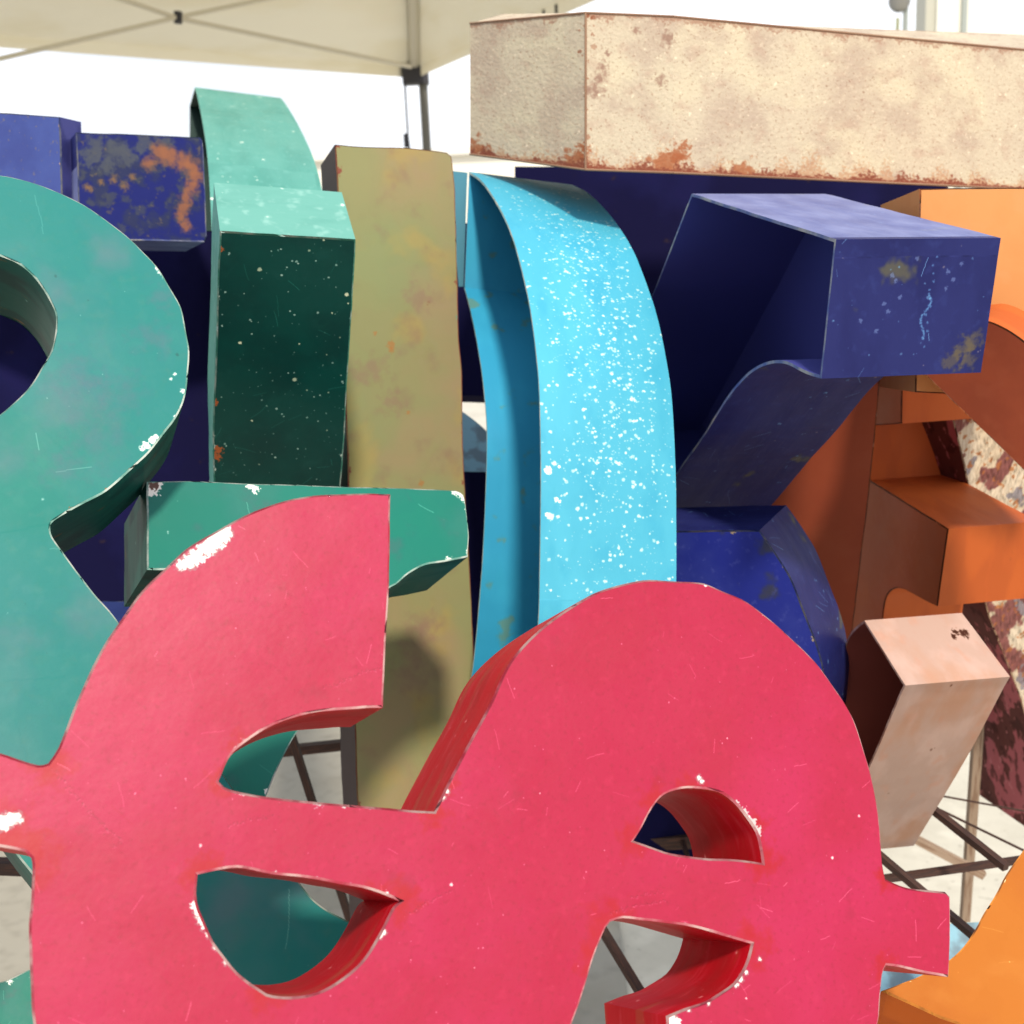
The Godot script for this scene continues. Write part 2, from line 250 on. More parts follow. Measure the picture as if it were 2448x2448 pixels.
	dab(im, 2015, 96, 3.5, rgb(110, 130, 176), 0.6, 0.5)
	dab(im, 2026, 176, 3.5, rgb(110, 130, 176), 0.6, 0.5)
	dab(im, 2015, 186, 3.5, rgb(110, 130, 176), 0.6, 0.5)
	dab(im, 2003, 176, 3.5, rgb(110, 130, 176), 0.6, 0.5)
	dab(im, 1992, 106, 3.5, rgb(110, 130, 176), 0.6, 0.5)
	dab(im, 1984, 83, 3.5, rgb(110, 130, 176), 0.6, 0.5)
	dab(im, 1973, 91, 3.5, rgb(110, 130, 176), 0.6, 0.5)
	dab(im, 2045, 126, 3.5, rgb(110, 130, 176), 0.6, 0.5)
	dab(im, 2037, 196, 3.5, rgb(110, 130, 176), 0.6, 0.5)
	dab(im, 1961, 50, 3.5, rgb(110, 130, 176), 0.6, 0.5)
	dab(im, 1946, 76, 3.5, rgb(110, 130, 176), 0.6, 0.5)
	dab(im, 1918, 217, 18, rgb(92, 82, 64), 0.6, 0.6, 0.6)
	dab(im, 1904, 227, 18, rgb(92, 82, 64), 0.6, 0.6, 0.6)
	dab(im, 1927, 232, 18, rgb(92, 82, 64), 0.6, 0.6, 0.6)
	dab(im, 1899, 202, 18, rgb(92, 82, 64), 0.6, 0.6, 0.6)
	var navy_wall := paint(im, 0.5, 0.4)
	var shaded_navy := paint(coat(512, 512, rgb(20, 19, 50), [[rgb(26, 26, 66), 3.0, 0.4, 0.85, 0.7], [rgb(60, 44, 40), 20.0, 0.8, 0.95, 0.5]], 96), 0.8, 0.3, 2.0, 0.1)  # navy darkened nearly to black: shade inside the heap put into the colour
	var navy_inside := plain(rgb(50, 54, 128), 0.7)
	var navy_edge: StandardMaterial3D = rubbed.call(rgb(64, 76, 130), rgb(150, 146, 140), 0.6, 95)
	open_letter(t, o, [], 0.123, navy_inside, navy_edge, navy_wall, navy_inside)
	t = thing("sign_letter", "deep blue round letter with rusty blotches rising behind the red dollar sign", "sign letter", Vector3(0.079, 0.8059, -1.0486), Vector3(2.75, -28.56, -0), "old sheet metal sign letters in the heap")
	o = outline([12, 234, 145, 246, 157, 229, 170, 208, 181, 181, 190, 157, 197, 132, 200, 100, 194, 55, 173, 32, 0, 0], [0, 1, 9, 10])
	im = coat(768, 768, rgb(30, 40, 124), [[rgb(46, 56, 132), 3.0, 0.4, 0.85, 0.6], [rgb(58, 58, 54), 5.0, 0.6, 0.85, 0.7], [rgb(80, 86, 150), 24.0, 0.62, 0.95, 0.4]], 101)
	specks(im, 90, 0.7, 2.6, rgb(150, 160, 190), 102, 0.7)
	edge_chips(im, o, bounds(o.p), 40.0, 0.6, 3.0, rgb(150, 132, 110), 103)
	var blue_face := paint(im, 0.5, 0.4)
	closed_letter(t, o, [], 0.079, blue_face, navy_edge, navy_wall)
	t = thing("sign_letter", "weathered cream sign letter lying flat across the top of the heap", "sign letter", Vector3(0.0799, 1.3484, -1.1401), Vector3.ZERO, "old sheet metal sign letters in the heap")
	im = coat(2048, 512, rgb(178, 165, 144), [[rgb(186, 175, 150), 1.6, 0.35, 0.8, 0.8], [rgb(160, 142, 126), 2.2, 0.45, 0.9, 0.7], [rgb(158, 132, 116), 5.0, 0.58, 0.9, 0.4], [rgb(196, 182, 160), 20.0, 0.56, 0.9, 0.4], [rgb(134, 106, 88), 34.0, 0.66, 0.86, 0.5], [rgb(104, 78, 64), 90.0, 0.74, 0.9, 0.6]], 111)
	chips(im, Rect2(0, -0.5, 2.048, 0.512), [430, -240, 34, 446, -200, 26, 455, -160, 20, 470, -120, 14, 440, 0, 10, 640, -200, 22, 660, -60, 30, 560, -40, 16], rgb(128, 98, 84), 0.7, 0.75, 0.8)
	specks(im, 500, 1.0, 5.0, rgb(222, 206, 180), 112, 0.6)
	specks(im, 600, 0.8, 3.5, rgb(122, 92, 74), 113, 0.55)
	rust_hem(im, 84.0, rgb(160, 112, 80), 114, 0.55)
	chips(im, Rect2(0, 0, 2.048, 0.512), [20, 30, 44, 60, 18, 30, 360, 30, 40, 384, 60, 26, 660, 24, 60, 700, 60, 34, 720, 90, 18, 900, 14, 40], rgb(140, 78, 48), 0.9, 0.75, 0.5)
	rust_hem(im, 44.0, rgb(116, 62, 46), 115, 0.95)
	im.flip_y()
	rust_hem(im, 34.0, rgb(132, 92, 74), 116, 0.6)
	im.flip_y()
	specks(im, 26, 3.0, 10.0, rgb(120, 66, 44), 117, 0.6, Rect2(0.18, 0.0, 0.03, 1.0))
	var cream_face := paint(im, 0.8, 1.0)
	cream_face.normal_texture = pit_map
	cream_face.normal_scale = 0.26
	var cream_edge: StandardMaterial3D = rubbed.call(rgb(150, 122, 98), rgb(96, 58, 44), 0.5, 118)
	st = fresh()
	quad(st, [Vector3(-0.1003, 0.1601, -0.2114), Vector3(0.0064, 0.1369, -0.0316), Vector3(0, 0, 0), Vector3(-0.1064, 0.0283, -0.181)], [Vector3(-0.8401, 0.1589, 0.5187), Vector3(-0.8401, 0.1589, 0.5187), Vector3(-0.8401, 0.1589, 0.5187), Vector3(-0.8401, 0.1589, 0.5187)], [Vector2(0, 0), Vector2(0.19, 0), Vector2(0.19, 1), Vector2(0, 1)])
	part("end_panel", st, cream_face, t)
	st = fresh()
	quad(st, [Vector3(0.0064, 0.1369, -0.0316), Vector3(0.0823, 0.1278, -0.0141), Vector3(0.076, -0.0068, 0.017), Vector3(0, 0, 0)], [Vector3(-0.1924, 0.2293, 0.9542), Vector3(-0.1924, 0.2293, 0.9542), Vector3(-0.1924, 0.2293, 0.9542), Vector3(-0.1924, 0.2293, 0.9542)], [Vector2(0.195, 0), Vector2(0.33, 0), Vector2(0.33, 1), Vector2(0.195, 1)])
	part("front_panel", st, cream_face, t)
	st = fresh()
	quad(st, [Vector3(0.0823, 0.1278, -0.0141), Vector3(0.5166, 0.0928, -0.1446), Vector3(0.5105, -0.039, -0.1141), Vector3(0.076, -0.0068, 0.017)], [Vector3(0.2967, 0.2017, 0.9334), Vector3(0.2967, 0.2017, 0.9334), Vector3(0.2967, 0.2017, 0.9334), Vector3(0.2967, 0.2017, 0.9334)], [Vector2(0.335, 0), Vector2(1, 0), Vector2(1, 1), Vector2(0.335, 1)])
	part("front_panel", st, cream_face, t)
	st = fresh()
	bar(st, Vector3(-0.1003, 0.1601, -0.2114), Vector3(0.0064, 0.1369, -0.0316), 0.0011, 8)
	part("folded_edge", st, cream_edge, t)
	st = fresh()
	bar(st, Vector3(0.0064, 0.1369, -0.0316), Vector3(0.0823, 0.1278, -0.0141), 0.0011, 8)
	part("folded_edge", st, cream_edge, t)
	st = fresh()
	bar(st, Vector3(0.0823, 0.1278, -0.0141), Vector3(0.5166, 0.0928, -0.1446), 0.0011, 8)
	part("folded_edge", st, cream_edge, t)
	st = fresh()
	bar(st, Vector3(-0.1064, 0.0283, -0.181), Vector3(0, 0, 0), 0.0011, 8)
	part("folded_edge", st, cream_edge, t)
	st = fresh()
	bar(st, Vector3(0, 0, 0), Vector3(0.076, -0.0068, 0.017), 0.0011, 8)
	part("folded_edge", st, cream_edge, t)
	st = fresh()
	bar(st, Vector3(0.076, -0.0068, 0.017), Vector3(0.5105, -0.039, -0.1141), 0.0011, 8)
	part("folded_edge", st, cream_edge, t)
	st = fresh()
	bar(st, Vector3(0.0064, 0.1369, -0.0316), Vector3(0, 0, 0), 0.0011, 8)
	part("folded_edge", st, cream_edge, t)
	st = fresh()
	quad(st, [Vector3(0, 0, 0), Vector3(0.5105, -0.039, -0.1141), Vector3(0.5705, -0.004, -0.2541), Vector3(-0.0704, 0.0493, -0.265)], [Vector3(-0.1094, -0.9821, -0.1535), Vector3(-0.1094, -0.9821, -0.1535), Vector3(-0.1094, -0.9821, -0.1535), Vector3(-0.1094, -0.9821, -0.1535)], [Vector2(0, 0), Vector2(1, 0), Vector2(1, 1), Vector2(0, 1)])
	part("underside", st, cream_edge, t)
	st = fresh()
	quad(st, [Vector3(-0.1064, 0.0283, -0.181), Vector3(0, 0, 0), Vector3(-0.0704, 0.0493, -0.265), Vector3(-0.071, 0.0489, -0.2636)], [Vector3(0.09, -0.9746, -0.2051), Vector3(0.09, -0.9746, -0.2051), Vector3(0.09, -0.9746, -0.2051), Vector3(0.09, -0.9746, -0.2051)], [Vector2(0, 0), Vector2(1, 0), Vector2(1, 1), Vector2(0, 1)])
	part("underside", st, cream_edge, t)
	st = fresh()
	quad(st, [Vector3(-0.0643, 0.1811, -0.2954), Vector3(0.5766, 0.1278, -0.2846), Vector3(0.5166, 0.0928, -0.1446), Vector3(0.0823, 0.1278, -0.0141)], [Vector3(0.0796, 0.9861, 0.1456), Vector3(0.0796, 0.9861, 0.1456), Vector3(0.0796, 0.9861, 0.1456), Vector3(0.0796, 0.9861, 0.1456)], [Vector2(0, 0), Vector2(1, 0), Vector2(1, 1), Vector2(0, 1)])
	part("top", st, cream_face, t)
	st = fresh()
	quad(st, [Vector3(-0.0643, 0.1811, -0.2954), Vector3(0.0823, 0.1278, -0.0141), Vector3(0.0064, 0.1369, -0.0316), Vector3(-0.1003, 0.1601, -0.2114)], [Vector3(-0.0618, 0.9742, 0.2171), Vector3(-0.0618, 0.9742, 0.2171), Vector3(-0.0618, 0.9742, 0.2171), Vector3(-0.0618, 0.9742, 0.2171)], [Vector2(0, 0), Vector2(1, 0), Vector2(1, 1), Vector2(0, 1)])
	part("top", st, cream_face, t)
	st = fresh()
	quad(st, [Vector3(0.5766, 0.1278, -0.2846), Vector3(-0.0643, 0.1811, -0.2954), Vector3(-0.0704, 0.0493, -0.265), Vector3(0.5705, -0.004, -0.2541)], [Vector3(-0.0022, -0.2249, -0.9744), Vector3(-0.0022, -0.2249, -0.9744), Vector3(-0.0022, -0.2249, -0.9744), Vector3(-0.0022, -0.2249, -0.9744)], [Vector2(0, 0), Vector2(1, 0), Vector2(1, 1), Vector2(0, 1)])
	part("back", st, cream_face, t)
	st = fresh()
	quad(st, [Vector3(0.5166, 0.0928, -0.1446), Vector3(0.5766, 0.1278, -0.2846), Vector3(0.5705, -0.004, -0.2541), Vector3(0.5105, -0.039, -0.1141)], [Vector3(0.9133, 0.0507, 0.4041), Vector3(0.9133, 0.0507, 0.4041), Vector3(0.9133, 0.0507, 0.4041), Vector3(0.9133, 0.0507, 0.4041)], [Vector2(0, 0), Vector2(0.2, 0), Vector2(0.2, 1), Vector2(0, 1)])
	part("end", st, cream_face, t)
	st = fresh()
	quad(st, [Vector3(-0.0643, 0.1811, -0.2954), Vector3(-0.1003, 0.1601, -0.2114), Vector3(-0.1064, 0.0283, -0.181), Vector3(-0.0704, 0.0493, -0.265)], [Vector3(-0.9133, -0.0507, -0.4041), Vector3(-0.9133, -0.0507, -0.4041), Vector3(-0.9133, -0.0507, -0.4041), Vector3(-0.9133, -0.0507, -0.4041)], [Vector2(0, 0), Vector2(0.2, 0), Vector2(0.2, 1), Vector2(0, 1)])
	part("end", st, cream_face, t)
	t = thing("sign_letter", "plain indigo letter stroke standing behind the teal R", "sign letter", Vector3(-0.4131, 1.2754, -1.1813), Vector3(-5.1, -20.24, -0), "old sheet metal sign letters in the heap")
	o = outline([-103, 158, 8, 144, 6, 87, 0, 0, -119, 3], [0, 1, 3, 4])
	im = coat(768, 768, rgb(62, 76, 138), [[rgb(52, 62, 122), 2.0, 0.4, 0.85, 0.6], [rgb(118, 104, 100), 18.0, 0.74, 0.92, 0.6]], 121)
	specks(im, 90, 0.7, 2.4, rgb(180, 150, 110), 122, 0.6)
	edge_chips(im, o, bounds(o.p), 40.0, 0.6, 3.0, rgb(186, 150, 110), 123)
	var indigo_face := paint(im, 0.5, 0.4)
	var indigo_wall := paint(coat(256, 64, rgb(70, 72, 132), [[rgb(52, 54, 110), 5.0, 0.45, 0.7, 0.7]], 124), 0.5, 0.2)
	closed_letter(t, o, [], 0.03, indigo_face, navy_edge, indigo_wall)
	t = thing("sign_letter", "blue letter end with a hook of orange rust beside the indigo stroke", "sign letter", Vector3(-0.2842, 1.3007, -1.2138), Vector3(-6.29, 27.87, 0), "old sheet metal sign letters in the heap")
	o = outline([-105, 103, -50, 101, 9, 98, 11, 95, 7, 48, 3, 5, 0, 0, -115, 7], [0, 2, 3, 5, 6, 7])
	im = coat(768, 768, rgb(22, 30, 98), [[rgb(44, 50, 72), 3.0, 0.45, 0.75, 0.7], [rgb(70, 72, 72), 6.0, 0.56, 0.8, 0.6], [rgb(110, 92, 70), 10.0, 0.72, 0.88, 0.5]], 131)
	chips(im, bounds(o.p), [-90, 89, 14, -74, 86, 14, -62, 83, 12, -46, 91, 12, -26, 94, 10, -98, 79, 10, -82, 74, 10], rgb(70, 74, 84), 0.6, 0.8, 0.6)
	chips(im, bounds(o.p), [-32, 84, 12, -23, 80, 13, -11, 76, 13, -2, 70, 12, 0, 61, 10, -6, 52, 10, -12, 42, 9, -16, 33, 9, -19, 24, 8, -16, 15, 8, -43, 74, 9], rgb(140, 88, 62), 0.3, 0.85, 0.7)
	chips(im, bounds(o.p), [-102, 54, 5, -99, 52, 4, -77, 60, 6, -68, 54, 6, -89, 58, 4, -60, 62, 5], rgb(124, 92, 62), 0.4, 0.8, 0.8)
	specks(im, 60, 1.0, 3.0, rgb(110, 90, 70), 132, 0.4)
	var rusty_blue := paint(im, 0.6, 0.5)
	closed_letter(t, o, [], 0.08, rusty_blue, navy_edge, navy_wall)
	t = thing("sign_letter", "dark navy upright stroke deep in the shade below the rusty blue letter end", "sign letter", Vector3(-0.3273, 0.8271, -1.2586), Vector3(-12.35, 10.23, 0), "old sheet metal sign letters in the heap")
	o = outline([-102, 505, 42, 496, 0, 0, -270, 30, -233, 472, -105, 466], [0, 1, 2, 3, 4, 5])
	closed_letter(t, o, [], 0.05, shaded_navy, shaded_navy, shaded_navy)
	t = thing("sign_letter", "small indigo block at the foot of the shaded navy stroke", "sign letter", Vector3(-0.2965, 0.8808, -1.1166), Vector3(-42.21, 13.5, 0), "old sheet metal sign letters in the heap")
	o = outline([-119, 110, -28, 99, 0, 0, -121, 17], [0, 1, 2, 3])
	closed_letter(t, o, [], 0.05, indigo_face, navy_edge, indigo_wall)
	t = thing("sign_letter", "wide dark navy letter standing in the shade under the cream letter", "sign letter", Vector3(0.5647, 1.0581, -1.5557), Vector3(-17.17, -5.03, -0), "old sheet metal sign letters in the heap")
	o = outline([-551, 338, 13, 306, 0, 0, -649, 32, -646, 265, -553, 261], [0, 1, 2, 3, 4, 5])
	closed_letter(t, o, [], 0.06, shaded_navy, shaded_navy, shaded_navy)
	var pale_blue := paint(coat(256, 256, rgb(128, 168, 184), [[rgb(96, 104, 112), 4.0, 0.45, 0.7, 0.6]], 141), 0.5, 0.3)
	t = thing("sign_letter", "pale blue rounded letter glimpsed between the olive stroke and the sky blue letter", "sign letter", Vector3(0.0209, 0.9848, -1.3775), Vector3(-42.21, 13.5, 0), "old sheet metal sign letters in the heap")
	o = outline([-98, 157, -70, 153, -54, 142, -32, 115, -12, 81, 9, 42, 0, 0, -122, 14], [0, 5, 6, 7])
	closed_letter(t, o, [], 0.08, pale_blue, cyan_edge, pale_blue)
	t = thing("sign_letter", "blackish navy letter block with an added dark wing below the pale blue rounded letter", "sign letter", Vector3(0.2672, 0.5201, -1.2955), Vector3(-12.35, 10.23, 0), "old sheet metal sign letters in the heap")
	o = outline([-348, 533, -223, 521, -243, 277, 21, 248, 0, 0, -389, 55], [0, 1, 2, 3, 4, 5])  # lower wing added so the opening before it reads dark
	closed_letter(t, o, [], 0.06, shaded_navy, shaded_navy, shaded_navy)
	t = thing("sign_letter", "flat orange upright panel with shade in its colour beside the blue round letter", "sign letter", Vector3(0.2339, 0.7429, -1.2473), Vector3(14.75, -12.22, -0), "old sheet metal sign letters in the heap")
	o = outline([77, 378, 134, 461, 133, 423, 131, 378, 127, 298, 118, 158, 109, 6, 0, 0, 28, 300], [0, 1, 6, 7, 8])
	im = coat(768, 768, rgb(174, 92, 48), [[rgb(166, 84, 44), 2.0, 0.35, 0.85, 0.6], [rgb(184, 108, 62), 4.0, 0.5, 0.95, 0.4]], 151)
	specks(im, 60, 0.6, 1.8, rgb(130, 66, 36), 152, 0.5)
	scratches(im, 30, 50, rgb(226, 160, 100), 153, 0.4)
	var orange_face := paint(im, 0.5, 0.35)
	var shaded_orange := paint(coat(512, 512, rgb(140, 66, 42), [[rgb(128, 58, 38), 2.0, 0.35, 0.85, 0.6], [rgb(148, 78, 54), 5.0, 0.5, 0.95, 0.4]], 158), 0.6, 0.35)  # orange darkened: shade put into the colour
	var sunlit_orange := paint(coat(512, 512, rgb(198, 134, 80), [[rgb(192, 126, 72), 2.0, 0.35, 0.85, 0.6], [rgb(198, 140, 92), 4.0, 0.5, 0.95, 0.4]], 157), 0.5, 0.35)  # same orange paled and yellowed, strong sun put into the colour
	im = coat(512, 128, rgb(182, 90, 40), [[rgb(168, 80, 38), 3.0, 0.45, 0.7, 0.6, 2.0]], 154)
	specks(im, 40, 0.6, 1.8, rgb(140, 70, 40), 155, 0.5)
	var orange_wall := paint(im, 0.5, 0.3)
	var orange_edge: StandardMaterial3D = rubbed.call(rgb(150, 86, 52), rgb(92, 70, 62), 0.6, 156)
	closed_letter(t, o, [], 0.05, shaded_orange, orange_edge, orange_wall)
	t = thing("sign_letter", "orange capital E seen edge on with its arms reaching forward", "sign letter", Vector3(0.3715, 0.7333, -1.3373), Vector3(0.05, -82.11, -0), "old sheet metal sign letters in the heap")
	o = outline([46, 437, 134, 442, 136, 361, 69, 349, 66, 290, 236, 277, 221, 197, 186, 195, 151, 194, 131, 189, 115, 178, 107, 162, 102, 128, 91, 39, 0, 0], [0, 1, 2, 3, 4, 5, 6, 13, 14])
	closed_letter(t, o, [], 0.09, orange_face, orange_edge, orange_wall)
	t = thing("sign_letter", "tall bright orange letter standing under the cream letter", "sign letter", Vector3(0.4956, 1.1393, -0.9939), Vector3(-5.09, -2.35, -0), "old sheet metal sign letters in the heap")
	o = outline([-157, 178, -4, 173, 0, 0, -160, 15], [0, 1, 2, 3])
	closed_letter(t, o, [], 0.12, sunlit_orange, orange_edge, sunlit_orange)
	t = thing("sign_letter", "dull orange curved letter slanting across in front of the bright orange one", "sign letter", Vector3(0.4475, 1.0457, -0.9162), Vector3(10.28, -38.49, -0), "old sheet metal sign letters in the heap")
	o = outline([-149, 148, -114, 165, -82, 173, -66, 168, -50, 157, -28, 135, 6, 70, 0, 0, -50, 52, -87, 89, -126, 128, -136, 140], [0, 6, 7])
	closed_letter(t, o, [], 0.05, shaded_orange, orange_edge, orange_wall)
	t = thing("sign_letter", "peeling burgundy, pink and white old letter leaning behind the orange ones", "sign letter", Vector3(0.7946, 0.5085, -1.4507), Vector3(7.16, 22.99, 0), "old sheet metal sign letters in the heap")
	o = outline([-409, 595, -380, 530, -349, 449, -323, 368, -282, 296, -249, 238, -221, 176, -180, 34, 0, 0, -42, 135, -110, 231, -177, 343, -220, 430, -257, 515, -290, 583], [0, 7, 8, 14])
	im = coat(1024, 1024, rgb(188, 172, 150), [[rgb(176, 156, 130), 8.0, 0.45, 0.7, 0.7], [rgb(112, 64, 60), 6.0, 0.58, 0.63, 0.95], [rgb(120, 112, 116), 8.0, 0.7, 0.73, 0.9], [rgb(150, 90, 50), 40.0, 0.66, 0.74, 0.8]], 161)
	specks(im, 200, 1.0, 5.0, rgb(84, 40, 34), 162, 0.8)
	var peeling_face := paint(im, 0.7, 1.0)
	peeling_face.normal_texture = pit_map
	im = coat(1024, 256, rgb(92, 50, 47), [[rgb(168, 92, 98), 1.8, 0.52, 0.56, 0.95], [rgb(60, 30, 28), 7.0, 0.6, 0.75, 0.6], [rgb(190, 120, 124), 10.0, 0.76, 0.8, 0.7]], 163)
	specks(im, 40, 1.0, 6.0, rgb(190, 130, 120), 164, 0.7)
	var peeling_wall := paint(im, 0.7, 0.9)
	closed_letter(t, o, [], 0.1, peeling_face, cream_edge, peeling_wall)
	t = thing("sign_letter", "salmon pink open-ended letter arm below the orange E", "sign letter", Vector3(0.2639, 0.6273, -1.2234), Vector3(-0.1, -84.18, -0), "old sheet metal sign letters in the heap")
	o = outline([250, 341, 333, 315, 318, 293, 300, 265, 271, 221, 174, 86, 0, 0, 84, 103, 186, 256, 202, 287, 212, 310, 227, 326], [0, 1, 5, 6])
	im = coat(1024, 256, rgb(178, 148, 134), [[rgb(178, 130, 102), 2.0, 0.5, 0.95, 0.7, 1.5], [rgb(194, 164, 152), 3.0, 0.45, 0.9, 0.6], [rgb(190, 134, 110), 6.0, 0.58, 0.95, 0.4]], 171)
	specks(im, 30, 1.0, 5.0, rgb(90, 50, 30), 172, 0.8)
	dab(im, 977, 150, 6, rgb(64, 32, 18), 0.7)
	dab(im, 980, 139, 4.5, rgb(64, 32, 18), 0.7)
	dab(im, 974, 131, 4, rgb(64, 32, 18), 0.7)
	dab(im, 979, 157, 4, rgb(64, 32, 18), 0.7)
	var pink_wall := paint(im, 0.6, 0.35)
	var pink_inside := plain(rgb(120, 52, 44), 0.7)
	var pink_edge: StandardMaterial3D = rubbed.call(rgb(206, 170, 156), rgb(132, 82, 66), 0.5, 173)
	open_letter(t, o, [], 0.085, pink_inside, pink_edge, pink_wall, pink_inside)
	t = thing("sign_letter", "yellow orange curved letter lying face up beside the red dollar sign", "sign letter", Vector3(0.2783, 0.8347, -0.5919), Vector3(-65.01, 1.94, -2.14), "old sheet metal sign letters in the heap")
	o = outline([-75, 48, -63, 52, -51, 56, -36, 63, -26, 69, -16, 77, -7, 87, 2, 98, 11, 108, 23, 123, 42, 143, 71, 172, 111, 207, 144, 120, 80, 49, 35, 14, 0, 0, -18, 15, -37, 26, -46, 30, -54, 35], [0, 12, 13, 16])
	im = coat(768, 768, rgb(168, 98, 32), [[rgb(160, 88, 28), 2.0, 0.35, 0.85, 0.6], [rgb(176, 110, 46), 4.0, 0.5, 0.9, 0.4]], 181)
	specks(im, 80, 0.6, 2.6, rgb(240, 200, 130), 182, 0.7)
	edge_chips(im, o, bounds(o.p), 30.0, 0.5, 2.2, rgb(244, 220, 170), 183)
	scratches(im, 40, 60, rgb(240, 190, 110), 184, 0.5)
	var yellow_face := paint(im, 0.4, 0.4)
	var yellow_wall := paint(coat(512, 128, rgb(176, 84, 20), [[rgb(160, 72, 18), 3.0, 0.45, 0.7, 0.6, 2.0]], 185), 0.5, 0.3)
	var yellow_edge: StandardMaterial3D = rubbed.call(rgb(212, 132, 50), rgb(90, 54, 34), 0.5, 186)
	closed_letter(t, o, [], 0.09, yellow_face, yellow_edge, yellow_wall)
	t = thing("sign_letter", "green letter lying low beneath the red dollar sign and teal R", "sign letter", Vector3(-0.2565, 0.7292, -0.7184), Vector3(-46.63, 20.26, 0), "old sheet metal sign letters in the heap")
	o = outline([-178, 115, -132, 115, -92, 111, -72, 115, -46, 119, 1, 112, 0, 0, -179, 48], [0, 5, 6, 7])
	closed_letter(t, o, [], 0.06, seven_face, teal_edge, teal_wall)
	t = thing("sign_letter", "light blue letter lying low behind the yellow orange one", "sign letter", Vector3(0.4129, 0.5789, -0.9396), Vector3(-62.02, 18.16, 0), "old sheet metal sign letters in the heap")
	o = outline([-71, 118, 9, 123, 53, 116, 104, 68, 0, 0, -122, 32], [0, 2, 3, 4, 5])
	closed_letter(t, o, [], 0.06, pale_blue, cyan_edge, pale_blue)
	var steel := paint(coat(512, 128, rgb(62, 46, 42), [[rgb(96, 62, 48), 6.0, 0.5, 0.7, 0.7], [rgb(44, 36, 36), 12.0, 0.55, 0.7, 0.7]], 191), 0.6, 0.3)
	var brown_steel := paint(coat(256, 128, rgb(150, 130, 112), [[rgb(118, 92, 74), 4.0, 0.4, 0.8, 0.8]], 192), 0.7, 0.2)
	t = thing("steel_rack", "rusty dark steel rack of bars and wires under the heap of letters", "rack", Vector3(0, 0, -1.1))
	st = fresh()
	bar(st, Vector3(0.294, 0.7, 0.0811), Vector3(0.564, 0.7, 0.0357), 0.0042, 4)
	part("rail", st, steel, t)
	st = fresh()
	bar(st, Vector3(-1.023, 0.7, -0.1659), Vector3(0.0152, 0.7, -0.3225), 0.0078, 4)
	part("rail", st, steel, t)
	st = fresh()
	bar(st, Vector3(-0.2388, 0.8975, -0.0181), Vector3(-0.1818, 0.5161, -0.0943), 0.00504, 4)
	part("leg", st, steel, t)
	st = fresh()
	bar(st, Vector3(0.373, 0.7644, 0.068), Vector3(0.4102, 0.7469, 0.146), 0.00456, 4)
	part("brace", st, steel, t)
	st = fresh()
	bar(st, Vector3(0.2969, 0.7544, 0.096), Vector3(0.3851, 0.7002, 0.2132), 0.00432, 4)
	part("brace", st, steel, t)
	st = fresh()
	bar(st, Vector3(0.0536, 0.6827, 0.0684), Vector3(0.1015, 0.6377, 0.1691), 0.00504, 4)
	part("brace", st, steel, t)
	st = fresh()
	bar(st, Vector3(0.4129, 0.7072, -0.0522), Vector3(0.5067, 0.67, -0.0005), 0.00132, 4)
	part("wire", st, steel, t)
	st = fresh()
	bar(st, Vector3(0.4598, 0.6709, -0.1403), Vector3(0.5625, 0.648, -0.135), 0.0012, 4)
	part("wire", st, steel, t)
	st = fresh()
	bar(st, Vector3(0.5534, 0.7555, -0.283), Vector3(0.5995, 0.2193, -0.426), 0.0078, 4)
	part("post", st, brown_steel, t)
	st = fresh()
	bar(st, Vector3(0.465, 0.5571, -0.2679), Vector3(0.5559, 0.5051, -0.2559), 0.0066, 4)
	part("brace", st, brown_steel, t)
	st = fresh()
	bar(st, Vector3(-0.5938, 0.7736, 0.0926), Vector3(-0.3474, 0.7535, 0.0972), 0.0084, 4)
	part("rail", st, steel, t)
	st = fresh()
	bar(st, Vector3(-0.42, 0.6, 0.58), Vector3(0.27, 0.6, 0.58), 0.0108, 4)
	part("frame_rail", st, steel, t)
	st = fresh()
	bar(st, Vector3(-0.42, 0.6, -0.2), Vector3(0.27, 0.6, -0.2), 0.0108, 4)
	part("frame_rail", st, steel, t)
	st = fresh()
	bar(st, Vector3(-0.42, 0.6, 0.58), Vector3(-0.42, 0.6, -0.2), 0.0108, 4)
	part("frame_rail", st, steel, t)
	st = fresh()
	bar(st, Vector3(0.27, 0.6, 0.58), Vector3(0.27, 0.6, -0.2), 0.0108, 4)
	part("frame_rail", st, steel, t)
	st = fresh()
	bar(st, Vector3(-0.42, 0.838, 0.54), Vector3(0.27, 0.838, 0.54), 0.0084, 4)
	part("front_rail", st, steel, t)
	st = fresh()
	bar(st, Vector3(-0.42, 0.6, 0.58), Vector3(-0.42, 0.838, 0.54), 0.0072, 4)
	part("stay", st, steel, t)
	st = fresh()
	bar(st, Vector3(0.27, 0.6, 0.58), Vector3(0.27, 0.838, 0.54), 0.0072, 4)
	part("stay", st, steel, t)
	st = fresh()
	bar(st, Vector3(-0.42, 0, 0.58), Vector3(-0.42, 0.6, 0.58), 0.0132, 4)
	part("leg", st, steel, t)
	st = fresh()
	bar(st, Vector3(0.27, 0, 0.58), Vector3(0.27, 0.6, 0.58), 0.0132, 4)
	part("leg", st, steel, t)
	st = fresh()
	bar(st, Vector3(-0.42, 0, -0.2), Vector3(-0.42, 0.6, -0.2), 0.0132, 4)
	part("leg", st, steel, t)
	st = fresh()
	bar(st, Vector3(0.27, 0, -0.2), Vector3(0.27, 0.6, -0.2), 0.0132, 4)
	part("leg", st, steel, t)
	st = fresh()
	bar(st, Vector3(-0.3, 0.602, 0.58), Vector3(-0.3, 0.602, -0.2), 0.0036, 4)
	part("shelf_wire", st, steel, t)
	st = fresh()
	bar(st, Vector3(-0.14, 0.602, 0.58), Vector3(-0.14, 0.602, -0.2), 0.0036, 4)
	part("shelf_wire", st, steel, t)
